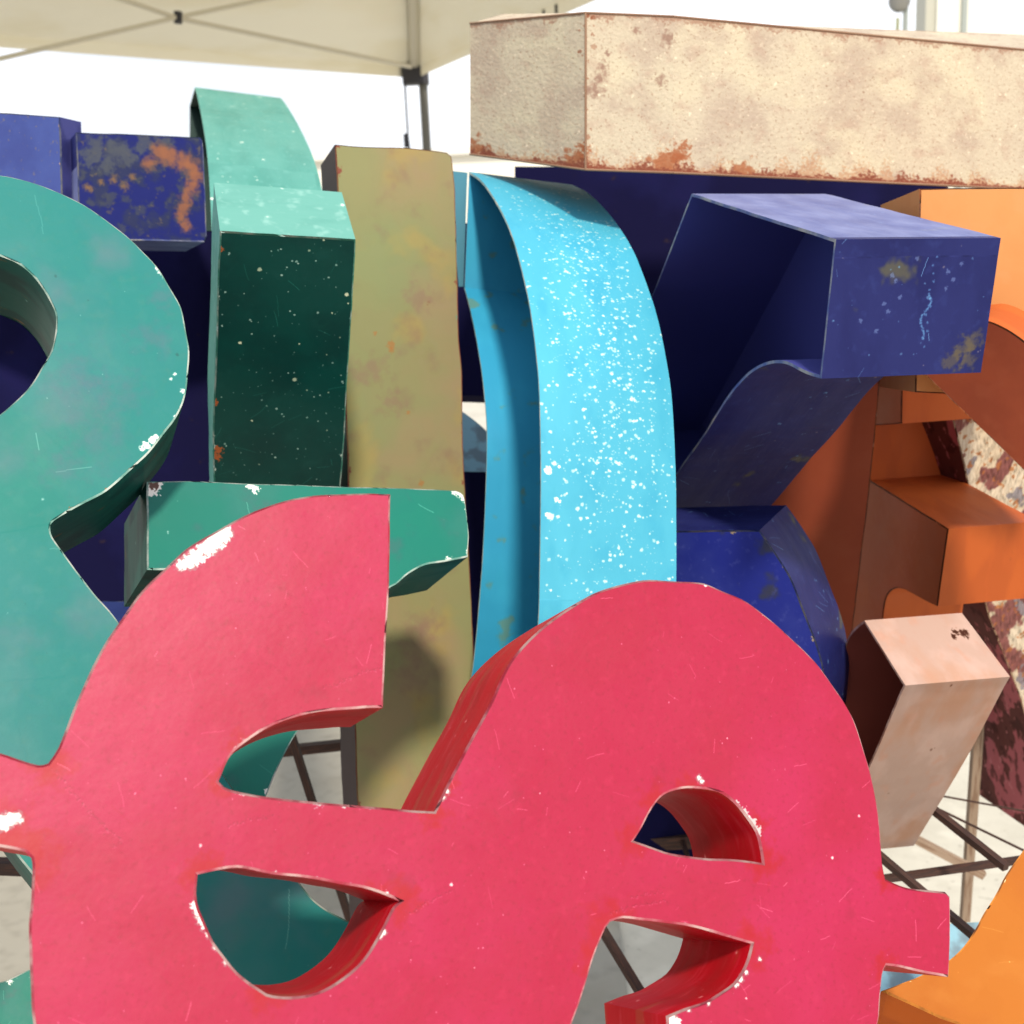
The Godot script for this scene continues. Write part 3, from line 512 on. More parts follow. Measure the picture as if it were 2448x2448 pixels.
	st = fresh()
	bar(st, Vector3(0.02, 0.602, 0.58), Vector3(0.02, 0.602, -0.2), 0.0036, 4)
	part("shelf_wire", st, steel, t)
	st = fresh()
	bar(st, Vector3(0.18, 0.602, 0.58), Vector3(0.18, 0.602, -0.2), 0.0036, 4)
	part("shelf_wire", st, steel, t)
	t = thing("wooden_post", "weathered white board showing through the crotch of the teal R", "post", Vector3(-0.4434, 0, -1.2526))
	st = fresh()
	block(st, Vector3(-0.011, 0.0, -0.01), Vector3(0.011, 0.9, 0.01))
	part("board", st, paint(coat(64, 512, rgb(186, 176, 172), [[rgb(130, 112, 106), 30.0, 0.5, 0.7, 0.7]], 195), 0.8, 0.2), t)
	st = fresh()
	block(st, Vector3(-0.022, 0.0, -0.006), Vector3(-0.0135, 0.9, 0.006))
	part("side_batten", st, paint(coat(64, 512, rgb(120, 104, 102), [[rgb(90, 72, 70), 30.0, 0.5, 0.7, 0.7]], 196), 0.8, 0.2), t)
	t = thing("canopy_tent", "cream pop-up market canopy with thin grey truss bars behind the heap", "canopy", Vector3(-0.3878, 0, -6.5504))
	var cloth := paint(coat(512, 512, rgb(250, 246, 232), [[rgb(244, 236, 214), 2.0, 0.35, 0.85, 0.6], [rgb(238, 230, 204), 4.0, 0.5, 0.9, 0.5]], 201), 0.8, 0.8)
	cloth.backlight = Color(1.0, 0.96, 0.84)
	var tube := plain(rgb(206, 200, 184), 0.5)
	var dark_plastic := plain(rgb(46, 46, 54), 0.6)
	st = fresh()
	tri(st, [Vector3(-2.5314, 2.1115, 2.6231), Vector3(0, 2.1115, 0), Vector3(0.1248, 2.9559, 1.4677)], [Vector3(-0.4359, 0.7956, -0.4207), Vector3(-0.4359, 0.7956, -0.4207), Vector3(-0.4359, 0.7956, -0.4207)], [Vector2(0, 0), Vector2(1, 0), Vector2(0.5, 1)])
	part("roof_panel", st, cloth, t)
	st = fresh()
	tri(st, [Vector3(0, 2.1115, 0), Vector3(1.1371, 2.1115, 2.9622), Vector3(0.1248, 2.9559, 1.4677)], [Vector3(0.84, 0.4363, -0.3225), Vector3(0.84, 0.4363, -0.3225), Vector3(0.84, 0.4363, -0.3225)], [Vector2(0, 0), Vector2(1, 0), Vector2(0.5, 1)])
	part("roof_panel", st, cloth, t)
	st = fresh()
	tri(st, [Vector3(1.1371, 2.1115, 2.9622), Vector3(-1.3943, 2.1115, 5.5853), Vector3(0.1248, 2.9559, 1.4677)], [Vector3(0.3104, 0.9022, 0.2995), Vector3(0.3104, 0.9022, 0.2995), Vector3(0.3104, 0.9022, 0.2995)], [Vector2(0, 0), Vector2(1, 0), Vector2(0.5, 1)])
	part("roof_panel", st, cloth, t)
	st = fresh()
	tri(st, [Vector3(-1.3943, 2.1115, 5.5853), Vector3(-2.5314, 2.1115, 2.6231), Vector3(0.1248, 2.9559, 1.4677)], [Vector3(-0.2615, 0.96, 0.1004), Vector3(-0.2615, 0.96, 0.1004), Vector3(-0.2615, 0.96, 0.1004)], [Vector2(0, 0), Vector2(1, 0), Vector2(0.5, 1)])
	part("roof_panel", st, cloth, t)
	st = fresh()
	quad(st, [Vector3(-2.5314, 2.1115, 2.6231), Vector3(0, 2.1115, 0), Vector3(0, 2.0615, 0), Vector3(-2.5314, 2.0615, 2.6231)], [Vector3(-0.7196, -0, -0.6944), Vector3(-0.7196, -0, -0.6944), Vector3(-0.7196, -0, -0.6944), Vector3(-0.7196, -0, -0.6944)], [Vector2(0, 0), Vector2(1, 0), Vector2(1, 0.1), Vector2(0, 0.1)])
	part("valance", st, cloth, t)
	st = fresh()
	quad(st, [Vector3(0, 2.1115, 0), Vector3(1.1371, 2.1115, 2.9622), Vector3(1.1371, 2.0615, 2.9622), Vector3(0, 2.0615, 0)], [Vector3(0.9336, 0, -0.3584), Vector3(0.9336, 0, -0.3584), Vector3(0.9336, 0, -0.3584), Vector3(0.9336, 0, -0.3584)], [Vector2(0, 0), Vector2(1, 0), Vector2(1, 0.1), Vector2(0, 0.1)])
	part("valance", st, cloth, t)
	st = fresh()
	bar(st, Vector3(0.0025, 2.1015, 0.0299), Vector3(0.1248, 2.8959, 1.4677), 0.028, 8)
	part("hip_rafter", st, tube, t)
	st = fresh()
	bar(st, Vector3(-1.3557, 1.9262, 2.1204), Vector3(-0.8025, 2.1406, 1.5471), 0.009, 8)
	part("truss_bar", st, tube, t)
	st = fresh()
	bar(st, Vector3(-0.8025, 2.1406, 1.5471), Vector3(-0.4013, 2.2856, 1.1314), 0.009, 8)
	part("truss_bar", st, tube, t)
	st = fresh()
	bar(st, Vector3(-1.0741, 2.2166, 1.8286), Vector3(-0.7996, 2.1371, 1.5441), 0.009, 8)
	part("truss_bar", st, tube, t)
	st = fresh()
	bar(st, Vector3(-0.7996, 2.1371, 1.5441), Vector3(0.0222, 2.0311, 0.6926), 0.009, 8)
	part("truss_bar", st, tube, t)
	st = fresh()
	bar(st, Vector3(-0.7991, 2.1619, 1.5436), Vector3(-0.8026, 2.1196, 1.5473), 0.016, 8)
	part("truss_joint", st, dark_plastic, t)
	st = fresh()
	block(st, Vector3(-0.0619, 2.0265, -0.0141), Vector3(0.0681, 2.1115, 0.0859))
	part("corner_bracket", st, dark_plastic, t)
	st = fresh()
	bar(st, Vector3(0.0381, 0, 0.0359), Vector3(0.0381, 2.0615, 0.0359), 0.024, 8)
	part("leg", st, plain(rgb(96, 94, 86), 0.5), t)
	st = fresh()
	bar(st, Vector3(-0.0519, 2.0315, 0.0659), Vector3(-0.0519, 1.7615, 0.0659), 0.006, 8)
	part("strap", st, dark_plastic, t)
	st = fresh()
	bar(st, Vector3(-0.0519, 1.7615, 0.0659), Vector3(-0.0399, 1.6315, 0.0659), 0.006, 8)
	part("strap", st, dark_plastic, t)
	st = fresh()
	bar(st, Vector3(-0.0639, 1.7915, 0.0659), Vector3(-0.0639, 1.7215, 0.0659), 0.012, 8)
	part("hook", st, dark_plastic, t)
	st = fresh()
	bar(st, Vector3(0.5543, 2.108, 1.4441), Vector3(0.5543, 2.048, 1.4441), 0.008, 8)
	part("clip", st, dark_plastic, t)
	st = fresh()
	bar(st, Vector3(0.597, 2.1069, 1.5551), Vector3(0.597, 2.0469, 1.5551), 0.008, 8)
	part("clip", st, dark_plastic, t)
	st = fresh()
	bar(st, Vector3(0.6396, 2.1059, 1.6662), Vector3(0.6396, 2.0459, 1.6662), 0.008, 8)
	part("clip", st, dark_plastic, t)
	t = thing("warehouse_building", "long low cream building far across the pale yard", "building", Vector3(4, 0, -42))
	st = fresh()
	block(st, Vector3(-14.0, 0, -4), Vector3(26.0, 3.5, 4))
	part("wall", st, plain(rgb(222, 218, 206), 0.8), t)
	st = fresh()
	block(st, Vector3(-14.2, 3.5, -4.2), Vector3(26.2, 3.72, 4.2))
	part("roof", st, plain(rgb(210, 208, 202), 0.7), t)
	t = thing("truck_body", "white box body with grey framed side panel rising above the cream letter", "truck", Vector3(2.9176, 0, -8.4702))
	var white_metal := plain(rgb(222, 220, 208), 0.5)
	var frame_grey := plain(rgb(150, 156, 152), 0.6)
	st = fresh()
	block(st, Vector3(-0.085, 0.6, -0.2), Vector3(-0.02, 3.6, 0.0))
	part("corner_post", st, plain(rgb(176, 174, 160), 0.6), t)
	st = fresh()
	block(st, Vector3(-0.018, 0.6, -0.2), Vector3(0.11, 3.6, 0.02))
	part("corner_post", st, white_metal, t)
	st = fresh()
	block(st, Vector3(0.112, 0.6, -0.2), Vector3(2.4, 3.6, -0.04))
	part("side_panel", st, white_metal, t)
	st = fresh()
	block(st, Vector3(0.16, 0.6, -0.039), Vector3(0.195, 2.78, -0.02))
	part("panel_frame", st, frame_grey, t)
	st = fresh()
	block(st, Vector3(0.16, 2.78, -0.039), Vector3(2.4, 2.83, -0.02))
	part("panel_frame", st, frame_grey, t)
	for x in [0.4, 1.9]:
		st = fresh()
		bar(st, Vector3(x, 0.42, -0.3), Vector3(x, 0.42, -0.05), 0.42, 24)
		part("wheel", st, plain(rgb(40, 40, 40), 0.9), t)
	t = thing("yard_lamp", "grey round yard lamp on twin thin poles", "lamp post", Vector3(3.1739, 0, -10.0428))
	st = fresh()
	bar(st, Vector3(0.03, 0, 0), Vector3(0.03, 3.4, 0), 0.022, 10)
	part("pole", st, frame_grey, t)
	st = fresh()
	bar(st, Vector3(-0.055, 0, 0), Vector3(-0.03, 2.75, 0), 0.016, 10)
	part("pole", st, plain(rgb(150, 152, 120), 0.6), t)
	var lamp_st := fresh()
	for k in 10:
		var a0 := PI * k / 10.0
		var a1 := PI * (k + 1) / 10.0
		bar(lamp_st, Vector3(-0.02, 2.87 - 0.085 * cos(a0), 0), Vector3(-0.02, 2.87 - 0.085 * cos(a1), 0), maxf(0.001, 0.085 * sin(a0)), 16, maxf(0.001, 0.085 * sin(a1)))
	part("lamp_head", lamp_st, plain(rgb(120, 118, 112), 0.5), t)

# ---------------------------------------------------------------- helpers: outlines and meshes
func metas(o: Node, label: String, category: String, group := "", kind := "") -> void:
	if label: o.set_meta("label", label)
	if category: o.set_meta("category", category)
	if group: o.set_meta("group", group)
	if kind: o.set_meta("kind", kind)

func numbered(called: String, under: Node) -> String:
	if not under.has_node(called): return called
	var n := 1
	while under.has_node("%s_%03d" % [called, n]): n += 1
	return "%s_%03d" % [called, n]

func thing(called: String, label: String, category: String, place: Vector3, turn := Vector3.ZERO, group := "") -> Node3D:
	var o := Node3D.new()
	o.name = numbered(called, self)
	add_child(o, true)
	o.position = place
	o.rotation_degrees = turn
	metas(o, label, category, group)
	return o

func part(called: String, st: SurfaceTool, m: Material, parent: Node, label := "") -> MeshInstance3D:
	var o := MeshInstance3D.new()
	o.name = numbered(called, parent)
	o.mesh = st.commit()
	o.material_override = m
	parent.add_child(o, true)
	if label: o.set_meta("label", label)
	return o

func fresh() -> SurfaceTool:
	var st := SurfaceTool.new()
	st.begin(Mesh.PRIMITIVE_TRIANGLES)
	return st

func put(st: SurfaceTool, p: Vector3, n: Vector3, uv: Vector2) -> void:
	st.set_normal(n)
	st.set_uv(uv)
	st.add_vertex(p)

func tri(st: SurfaceTool, p: Array, n: Array, uv: Array) -> void:
	var g: Vector3 = (p[1] - p[0]).cross(p[2] - p[0])
	var order := [0, 1, 2] if g.dot(n[0] + n[1] + n[2]) < 0.0 else [0, 2, 1]
	for i in order: put(st, p[i], n[i], uv[i])

func quad(st: SurfaceTool, p: Array, n: Array, uv: Array) -> void:
	tri(st, [p[0], p[1], p[2]], [n[0], n[1], n[2]], [uv[0], uv[1], uv[2]])
	tri(st, [p[0], p[2], p[3]], [n[0], n[2], n[3]], [uv[0], uv[2], uv[3]])

# An outline in millimetres, smooth except at the listed corners -> {p: points in metres, c: corner flags}; wound anticlockwise (holes clockwise), hammered a little uneven.
func outline(mm: Array, corners: Array, hole := false, wobble := 0.00045) -> Dictionary:
	var q: Array[Vector2] = []
	for i in range(0, mm.size(), 2): q.append(Vector2(mm[i], mm[i + 1]) * 0.001)
	var n := q.size()
	var p := PackedVector2Array()
	var c: Array[bool] = []
	for i in n:
		var j := (i + 1) % n
		var ci := i in corners
		var cj := j in corners
		var a := q[i]
		var b := q[j]
		var flat := ci and cj
		var steps := maxi(1, ceili(a.distance_to(b) / (0.012 if flat else 0.004)))
		var ta := (q[j] - q[(i - 1 + n) % n]) * 0.5
		var tb := (q[(j + 1) % n] - q[i]) * 0.5
		if ta.length() > a.distance_to(b): ta = ta.normalized() * a.distance_to(b)
		if tb.length() > a.distance_to(b): tb = tb.normalized() * a.distance_to(b)
		if ci and not cj: ta = (b - a) * 1.5 - tb * 0.5
		if cj and not ci: tb = (b - a) * 1.5 - ta * 0.5
		for k in steps:
			var t := float(k) / steps
			if flat: p.append(a.lerp(b, t))
			else: p.append(a * (2 * t * t * t - 3 * t * t + 1) + ta * (t * t * t - 2 * t * t + t) + b * (3 * t * t - 2 * t * t * t) + tb * (t * t * t - t * t))
			c.append(ci and k == 0)
	for i in p.size():
		p[i] += Vector2(rough.get_noise_2d(p[i].x * 1000, p[i].y * 1000), rough.get_noise_2d(p[i].y * 1000 + 900, p[i].x * 1000)) * wobble
	if Geometry2D.is_polygon_clockwise(p) != hole:
		p.reverse()
		c.reverse()
	return {"p": p, "c": c}

func edge_normal(p: PackedVector2Array, i: int) -> Vector2:
	var e := (p[(i + 1) % p.size()] - p[i]).normalized()
	return Vector2(e.y, -e.x)

func moved_in(o: Dictionary, r: float) -> PackedVector2Array:
	var p: PackedVector2Array = o.p
	var out := PackedVector2Array()
	for i in p.size():
		var a := edge_normal(p, (i - 1 + p.size()) % p.size())
		var b := edge_normal(p, i)
		var m := (a + b).normalized()
		out.append(p[i] - m * r / maxf(0.5, m.dot(b)))
	return out

# The flat polygons of an outline with holes: cut through each hole, so that no piece keeps one.
func carved(outer: PackedVector2Array, holes: Array) -> Array:
	var polys := [outer]
	for h in holes:
		var cx := 0.0
		for v in h: cx += v.x
		cx /= h.size()
		var h2: PackedVector2Array = h.duplicate()
		if Geometry2D.is_polygon_clockwise(h2): h2.reverse()
		var made := []
		for p in polys:
			if Geometry2D.intersect_polygons(p, h2).is_empty():
				made.append(p)
				continue
			for s in [-1, 1]:
				var half := PackedVector2Array([Vector2(cx, -9), Vector2(cx, 9), Vector2(cx + s * 9, 9), Vector2(cx + s * 9, -9)])
				for q in Geometry2D.intersect_polygons(p, half):
					for r in Geometry2D.clip_polygons(q, h2):
						if not Geometry2D.is_polygon_clockwise(r): made.append(r)
		polys = made
	return polys

func sheet(st: SurfaceTool, polys: Array, z: float, up: float, box: Rect2, k: float) -> void:
	for p in polys:
		var t := Geometry2D.triangulate_polygon(p)
		for i in range(0, t.size(), 3):
			var v := []
			var uv := []
			for j in 3:
				var a: Vector2 = p[t[i + j]]
				v.append(Vector3(a.x, a.y, z))
				uv.append(Vector2((a.x - box.position.x) * k, (box.end.y - a.y) * k))
			tri(st, v, [Vector3(0, 0, up), Vector3(0, 0, up), Vector3(0, 0, up)], uv)

# A band along an outline from (inset r0, height z0) to (inset r1, height z1), normals smoothed except at corners; side -1 for the inside of a wall.
func band(st: SurfaceTool, o: Dictionary, r0: float, z0: float, r1: float, z1: float, side := 1.0, ks := 1.0, kz := 8.0) -> void:
	var p: PackedVector2Array = o.p
	var a := moved_in(o, r0)
	var b := moved_in(o, r1)
	var n := p.size()
	var s := 0.0
	var slope := Vector2(z0 - z1, r0 - r1).normalized()   # outward share, upward share
	for i in n:
		var j := (i + 1) % n
		var here := edge_normal(p, i)
		var na := here if o.c[i] else (here + edge_normal(p, (i - 1 + n) % n)).normalized()
		var nb := here if o.c[j] else (here + edge_normal(p, j)).normalized()
		if absf(slope.x) < 0.001:
			na = Vector2.ZERO
			nb = Vector2.ZERO
		var m: Vector2 = Vector2(slope.x, -slope.y)
		var n3a := Vector3(na.x * m.x, na.y * m.x, m.y).normalized() * side
		var n3b := Vector3(nb.x * m.x, nb.y * m.x, m.y).normalized() * side
		var l := p[i].distance_to(p[j])
		quad(st, [Vector3(a[i].x, a[i].y, z0), Vector3(a[j].x, a[j].y, z0), Vector3(b[j].x, b[j].y, z1), Vector3(b[i].x, b[i].y, z1)], [n3a, n3b, n3b, n3a],
			[Vector2(s * ks, -z0 * kz), Vector2((s + l) * ks, -z0 * kz), Vector2((s + l) * ks, -z1 * kz), Vector2(s * ks, -z1 * kz)])
		s += l

func bounds(p: PackedVector2Array) -> Rect2:
	var r := Rect2(p[0], Vector2.ZERO)
	for v in p: r = r.expand(v)
	return r

# A closed sheet-metal letter: flat face, worn folded edge, returns and back.
func closed_letter(t: Node3D, outer: Dictionary, holes: Array, depth: float, face_m: Material, edge_m: Material, wall_m: Material, chamfer := 0.0011) -> void:
	var box := bounds(outer.p)
	var k := 1.0 / maxf(box.size.x, box.size.y)
	var inner := []
	for h in holes: inner.append(moved_in(h, chamfer))
	var polys := carved(moved_in(outer, chamfer), inner)
	var f := fresh()
	sheet(f, polys, 0.0, 1.0, box, k)
	part("face", f, face_m, t)
	var rings := [outer] + holes
	var e := fresh()
	for r in rings: band(e, r, chamfer, 0.0, 0.0, -chamfer, 1.0, 3.0, 40.0)
	part("folded_edge", e, edge_m, t)
	for i in rings.size():
		var w := fresh()
		band(w, rings[i], 0.0, -chamfer, 0.0, -depth)
		part("return" if i == 0 else "inner_return", w, wall_m, t)
	var b := fresh()
	sheet(b, carved(outer.p, holes.map(func(h): return h.p)), -depth, -1.0, box, k)
	part("back", b, wall_m, t)

# An open-backed channel letter seen from its open side: thin walls, bare rim, closed plate at the far end.
func open_letter(t: Node3D, outer: Dictionary, holes: Array, depth: float, plate_m: Material, rim_m: Material, wall_m: Material, inside_m: Material, thick := 0.0022) -> void:
	var box := bounds(outer.p)
	var k := 1.0 / maxf(box.size.x, box.size.y)
	var rings := [outer] + holes
	for i in rings.size():
		var w := fresh()
		band(w, rings[i], 0.0, 0.0, 0.0, -depth)
		var w_part := part("return" if i == 0 else "inner_return", w, wall_m, t)
		var inn := fresh()
		band(inn, rings[i], thick, 0.0, thick, -depth + 0.002, -1.0)
		part("lining", inn, inside_m, w_part)
		var rim := fresh()
		band(rim, rings[i], thick, 0.0, 0.0, 0.0, 1.0, 3.0, 40.0)
		for j in 1: part("bare_rim", rim, rim_m, w_part)
	var pl := fresh()
	sheet(pl, carved(outer.p, holes.map(func(h): return h.p)), -depth, -1.0, box, k)
	sheet(pl, carved(outer.p, holes.map(func(h): return h.p)), -depth + 0.002, 1.0, box, k)
	part("face", pl, plate_m, t)

# A round or square bar between two points.
func bar(st: SurfaceTool, a: Vector3, b: Vector3, r: float, sides := 8, r2 := -1.0) -> void:
	if r2 < 0.0: r2 = r
	var d := (b - a).normalized()
	var x := d.cross(Vector3.UP if absf(d.y) < 0.9 else Vector3.RIGHT).normalized()
	var y := x.cross(d)
	for i in sides:
		var w0 := TAU * (i + 0.5) / sides
		var w1 := TAU * (i + 1.5) / sides
		var n0 := x * cos(w0) + y * sin(w0)
		var n1 := x * cos(w1) + y * sin(w1)
		var m := (n0 + n1).normalized()
		var na := n0 if sides > 5 else m
		var nb := n1 if sides > 5 else m
		quad(st, [a + n0 * r, a + n1 * r, b + n1 * r2, b + n0 * r2], [na, nb, nb, na], [Vector2(float(i) / sides, 0), Vector2(float(i + 1) / sides, 0), Vector2(float(i + 1) / sides, a.distance_to(b) * 4), Vector2(float(i) / sides, a.distance_to(b) * 4)])
		tri(st, [a, a + n0 * r, a + n1 * r], [-d, -d, -d], [Vector2.ZERO, Vector2.ZERO, Vector2.ZERO])
		tri(st, [b, b + n0 * r2, b + n1 * r2], [d, d, d], [Vector2.ZERO, Vector2.ZERO, Vector2.ZERO])

func block(st: SurfaceTool, lo: Vector3, hi: Vector3) -> void:
	for ax in 3:
		for s in 2:
			var n := Vector3.ZERO
			n[ax] = 1.0 if s else -1.0
			var p := []
			for k in [[0, 0], [1, 0], [1, 1], [0, 1]]:
				var v := Vector3.ZERO
				v[ax] = hi[ax] if s else lo[ax]
				v[(ax + 1) % 3] = hi[(ax + 1) % 3] if k[0] else lo[(ax + 1) % 3]
				v[(ax + 2) % 3] = hi[(ax + 2) % 3] if k[1] else lo[(ax + 2) % 3]
				p.append(v)
			quad(st, p, [n, n, n, n], [Vector2(0, 0), Vector2(1, 0), Vector2(1, 1), Vector2(0, 1)])

# ---------------------------------------------------------------- helpers: worn paint
func noise(s: int, freq: float, oct := 4) -> FastNoiseLite:
	var f := FastNoiseLite.new()
	f.seed = s
	f.noise_type = FastNoiseLite.TYPE_SIMPLEX_SMOOTH
	f.frequency = freq
	f.fractal_octaves = oct
	return f

# layers: [colour, frequency per image, low, high, strength, stretch along x]: paint of another tone where the noise (0..1) is over low, full over high.
func coat(w: int, h: int, base: Color, layers: Array, s: int) -> Image:
	var data := PackedByteArray()
	data.resize(w * h * 3)
	var img := Image.create_empty(w, h, false, Image.FORMAT_RGB8)
	img.fill(base)
	data = img.get_data()
	for li in layers.size():
		var l: Array = layers[li]
		var stretch: float = l[5] if l.size() > 5 else 1.0
		var nw := maxi(16, int(w / stretch))
		var src := noise(s * 31 + li * 7, l[1] / float(h), 5).get_image(nw, h)
		if nw != w: src.resize(w, h, Image.INTERPOLATE_CUBIC)
		var d := src.get_data()
		var lut := PackedInt32Array()
		for i in 256: lut.append(int(256.0 * l[4] * smoothstep(l[2], l[3], i / 255.0)))
		var cr: int = l[0].r8
		var cg: int = l[0].g8
		var cb: int = l[0].b8
		for i in w * h:
			var f := lut[d[i]]
			if f:
				var j := i * 3
				data[j] += ((cr - data[j]) * f) >> 8
				data[j + 1] += ((cg - data[j + 1]) * f) >> 8
				data[j + 2] += ((cb - data[j + 2]) * f) >> 8
	return Image.create_from_data(w, h, false, Image.FORMAT_RGB8, data)

func dab(img: Image, x: float, y: float, r: float, c: Color, ragged := 0.5, alpha := 1.0, soft := 0.0) -> void:
	var m := int(ceil(r * 1.5)) + 1
	for py in range(int(y) - m, int(y) + m + 1):
		if py < 0 or py >= img.get_height(): continue
		for px in range(int(x) - m, int(x) + m + 1):
			if px < 0 or px >= img.get_width(): continue
			var d := Vector2(px + 0.5 - x, py + 0.5 - y).length() / r + ragged * (rough.get_noise_2d(px * 60.0 / maxf(r, 5.0), py * 60.0 / maxf(r, 5.0)) * 1.3 + 0.25 * rough.get_noise_2d(px * 14.0, py * 14.0 + 500.0))
			var a := clampf((1.0 - d) * (1.0 / soft if soft > 0.0 else maxf(r, 1.0)), 0.0, 1.0) * alpha
			if a > 0.0: img.set_pixel(px, py, img.get_pixel(px, py).lerp(c, a))

func specks(img: Image, count: int, r0: float, r1: float, c: Color, s: int, alpha := 0.9, area := Rect2(0, 0, 1, 1), gathered := false) -> void:
	var g := RandomNumberGenerator.new()
	g.seed = s
	for i in count:
		var u := g.randf()
		var v := g.randf()
		if gathered: v = fposmod(g.randfn(0.5, 0.22), 1.0)
		if gathered: u = fposmod(g.randfn(0.5, 0.24), 1.0)
		var r := r0 + (r1 - r0) * pow(g.randf(), 3.0)
		var x := (area.position.x + u * area.size.x) * img.get_width()
		var y := (area.position.y + v * area.size.y) * img.get_height()
		dab(img, x, y, r, c, 0.35, alpha * g.randf_range(0.6, 1.0))
		if g.randf() < 0.3: dab(img, x + g.randf_range(-1, 1) * r, y + g.randf_range(0.5, 2.0) * r, r * 0.7, c, 0.3, alpha)

# Sky glare and bleaching put into a panel's colour, streaky, up to its folds.
func glare_and_bleach(img: Image, area: Rect2, c: Color, s: int) -> void:
	var g := noise(s, 0.01, 5)
	for x in range(int(area.position.x * img.get_width()), mini(img.get_width(), int(area.end.x * img.get_width()))):
		for y in img.get_height():
			var a := clampf(0.75 + 0.22 * g.get_noise_2d(x * 0.8, y * 1.4), 0.0, 1.0)
			img.set_pixel(x, y, img.get_pixel(x, y).lerp(c, a))

# A crack in thick paint: a dark jittered line with a lifted pale lip, through points in millimetres.
func crack(img: Image, box: Rect2, mm: Array, dark: Color, lip: Color) -> void:
	var k := img.get_width() / maxf(box.size.x, box.size.y)
	for i in range(0, mm.size() - 2, 2):
		var a := Vector2((mm[i] * 0.001 - box.position.x) * k, (box.end.y - mm[i + 1] * 0.001) * k)
		var b := Vector2((mm[i + 2] * 0.001 - box.position.x) * k, (box.end.y - mm[i + 3] * 0.001) * k)
		var n := int(a.distance_to(b))
		for j in n:
			var p := a.lerp(b, float(j) / n)
			p += Vector2(rough.get_noise_2d(p.x * 9, p.y * 9), rough.get_noise_2d(p.y * 9 + 300, p.x * 9)) * 5.0
			dab(img, p.x, p.y, 0.9, dark, 0.2, 0.5)
			if rough.get_noise_2d(p.x * 5 + 70, p.y * 5) > -0.1: dab(img, p.x + 0.5, p.y + 1.8, 1.0, lip, 0.2, 0.45)

# Rust that creeps up unevenly from the lower edge of a panel.
func rust_hem(img: Image, tall: float, c: Color, s: int, alpha: float) -> void:
	var g := noise(s, 0.012, 5)
	var fine := noise(s + 1, 0.07, 4)
	for x in img.get_width():
		var up := tall * maxf(0.22, 0.45 + 1.1 * g.get_noise_2d(x * 0.8, 0.0) + 0.25 * fine.get_noise_2d(x, 9.0))
		for y in int(up * 1.4) + 1:
			var d := y / up + 0.9 * fine.get_noise_2d(x, y)
			var a := clampf((1.0 - d) * 1.6, 0.0, 1.0) * alpha
			var py := img.get_height() - 1 - y
			if a > 0.0: img.set_pixel(x, py, img.get_pixel(x, py).lerp(c, a))

func scratches(img: Image, count: int, length: float, c: Color, s: int, alpha := 0.5) -> void:
	var g := RandomNumberGenerator.new()
	g.seed = s
	for i in count:
		var p := Vector2(g.randf() * img.get_width(), g.randf() * img.get_height())
		var w := g.randf() * TAU
		var l := length * g.randf_range(0.2, 1.0)
		var a := alpha * g.randf_range(0.3, 1.0)
		for k in int(l):
			p += Vector2(cos(w), sin(w))
			w += g.randf_range(-0.04, 0.04)
			if p.x < 0 or p.y < 0 or p.x >= img.get_width() or p.y >= img.get_height(): break
			img.set_pixelv(Vector2i(p), img.get_pixelv(Vector2i(p)).lerp(c, a))

# Paint knocked off along an outline: small ragged chips that start at the fold.
func edge_chips(img: Image, ring: Dictionary, box: Rect2, per_metre: float, r0: float, r1: float, c: Color, s: int) -> void:
	var g := RandomNumberGenerator.new()
	g.seed = s
	var k := img.get_width() / maxf(box.size.x, box.size.y)
	for i in ring.p.size():
		var l: float = ring.p[i].distance_to(ring.p[(i + 1) % ring.p.size()])
		if g.randf() < l * per_metre:
			var v: Vector2 = ring.p[i]
			dab(img, (v.x - box.position.x) * k, (box.end.y - v.y) * k, (r0 + (r1 - r0) * pow(g.randf(), 4.0)) * k * 0.001, c, 0.6)

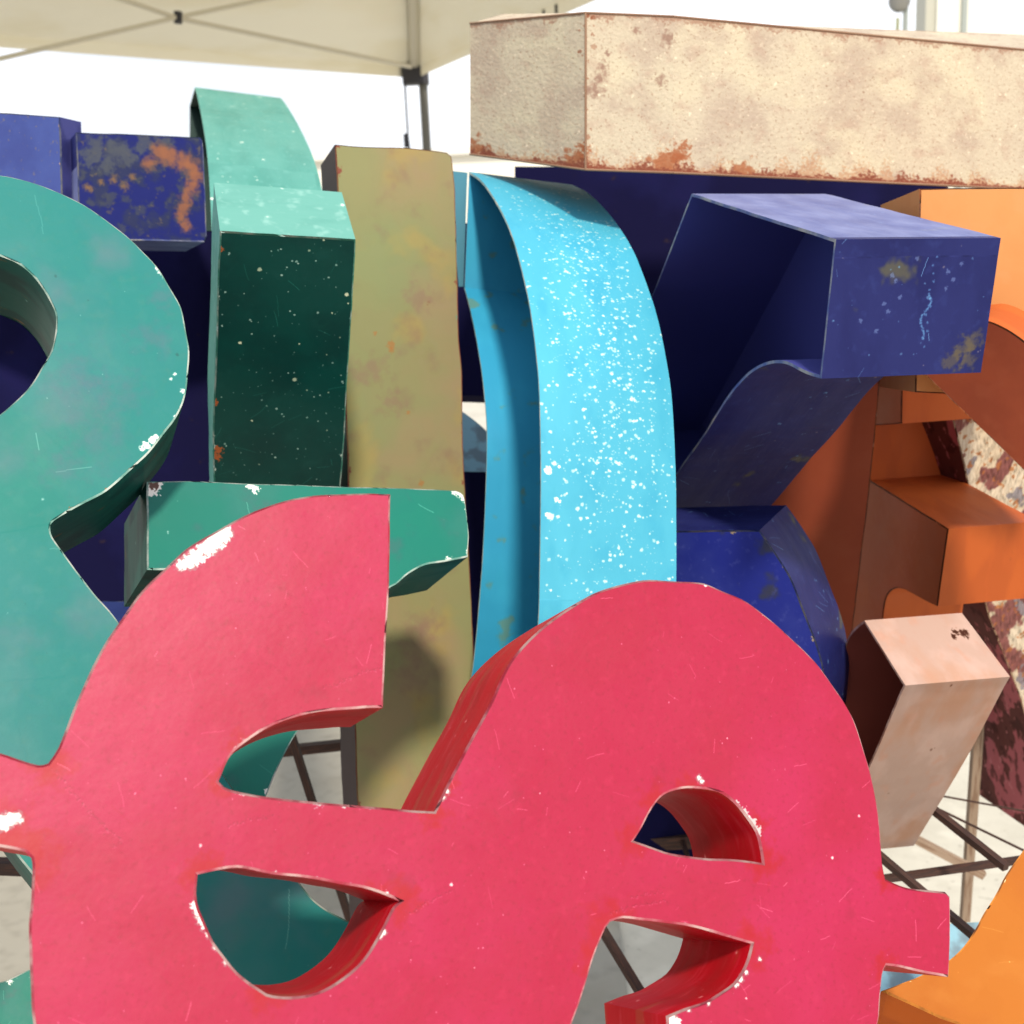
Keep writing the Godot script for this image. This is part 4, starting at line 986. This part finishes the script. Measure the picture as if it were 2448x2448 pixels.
# Chips at given places in millimetres: [x, y, radius, x, y, radius ...]
func chips(img: Image, box: Rect2, mm: Array, c: Color, ragged := 0.55, alpha := 1.0, soft := 0.0) -> void:
	var k := img.get_width() / maxf(box.size.x, box.size.y)
	for i in range(0, mm.size(), 3):
		dab(img, (mm[i] * 0.001 - box.position.x) * k, (box.end.y - mm[i + 1] * 0.001) * k, mm[i + 2] * 0.001 * k, c, ragged, alpha, soft)

func paint(img: Image, roughness: float, bump := 0.35, scale := 2.0, spec := 0.3) -> StandardMaterial3D:
	var m := StandardMaterial3D.new()
	img.generate_mipmaps()
	m.albedo_texture = ImageTexture.create_from_image(img)
	m.roughness = 1.0
	m.roughness_texture = smudge_maps[clampi(int(roughness * 10.0) - 3, 0, smudge_maps.size() - 1)]
	m.roughness_texture_channel = BaseMaterial3D.TEXTURE_CHANNEL_RED
	m.metallic_specular = spec
	m.normal_enabled = bump > 0.0
	if bump > 0.0:
		m.normal_texture = dent_map
		m.normal_scale = bump
	return m

func plain(c: Color, roughness: float, metal := 0.0) -> StandardMaterial3D:
	var m := StandardMaterial3D.new()
	m.albedo_color = c
	m.roughness = roughness
	m.metallic = metal
	return m

func rgb(r: int, g: int, b: int) -> Color:
	return Color8(r, g, b)

func make_maps() -> void:
	rough = noise(5, 0.02, 3)
	# fine orange peel, soft dents and a few scuffs as one relief
	var a := noise(11, 0.006, 3).get_image(1024, 1024).get_data()
	var b := noise(12, 0.09, 3).get_image(1024, 1024).get_data()
	var f := PackedByteArray()
	f.resize(1024 * 1024)
	for i in f.size(): f[i] = (a[i] * 11 + b[i] * 1) / 12
	var bump := Image.create_from_data(1024, 1024, false, Image.FORMAT_L8, f)
	bump.convert(Image.FORMAT_RGBA8)
	bump.bump_map_to_normal_map(2.0)
	dent_map = ImageTexture.create_from_image(bump)
	var pits := noise(14, 0.11, 3).get_image(1024, 256)
	pits.convert(Image.FORMAT_RGBA8)
	pits.bump_map_to_normal_map(3.0)
	pit_map = ImageTexture.create_from_image(pits)
	for k in 6:
		var centre := 0.3 + k * 0.1
		var im := coat(512, 512, Color(centre, centre, centre), [[Color(centre + 0.08, 0, 0), 4.0, 0.3, 0.9, 1.0], [Color(centre - 0.05, 0, 0), 40.0, 0.5, 0.9, 0.7]], 900 + k)
		scratches(im, 120, 60, Color(centre + 0.18, 0, 0), 40 + k, 0.5)
		smudge_maps.append(ImageTexture.create_from_image(im))
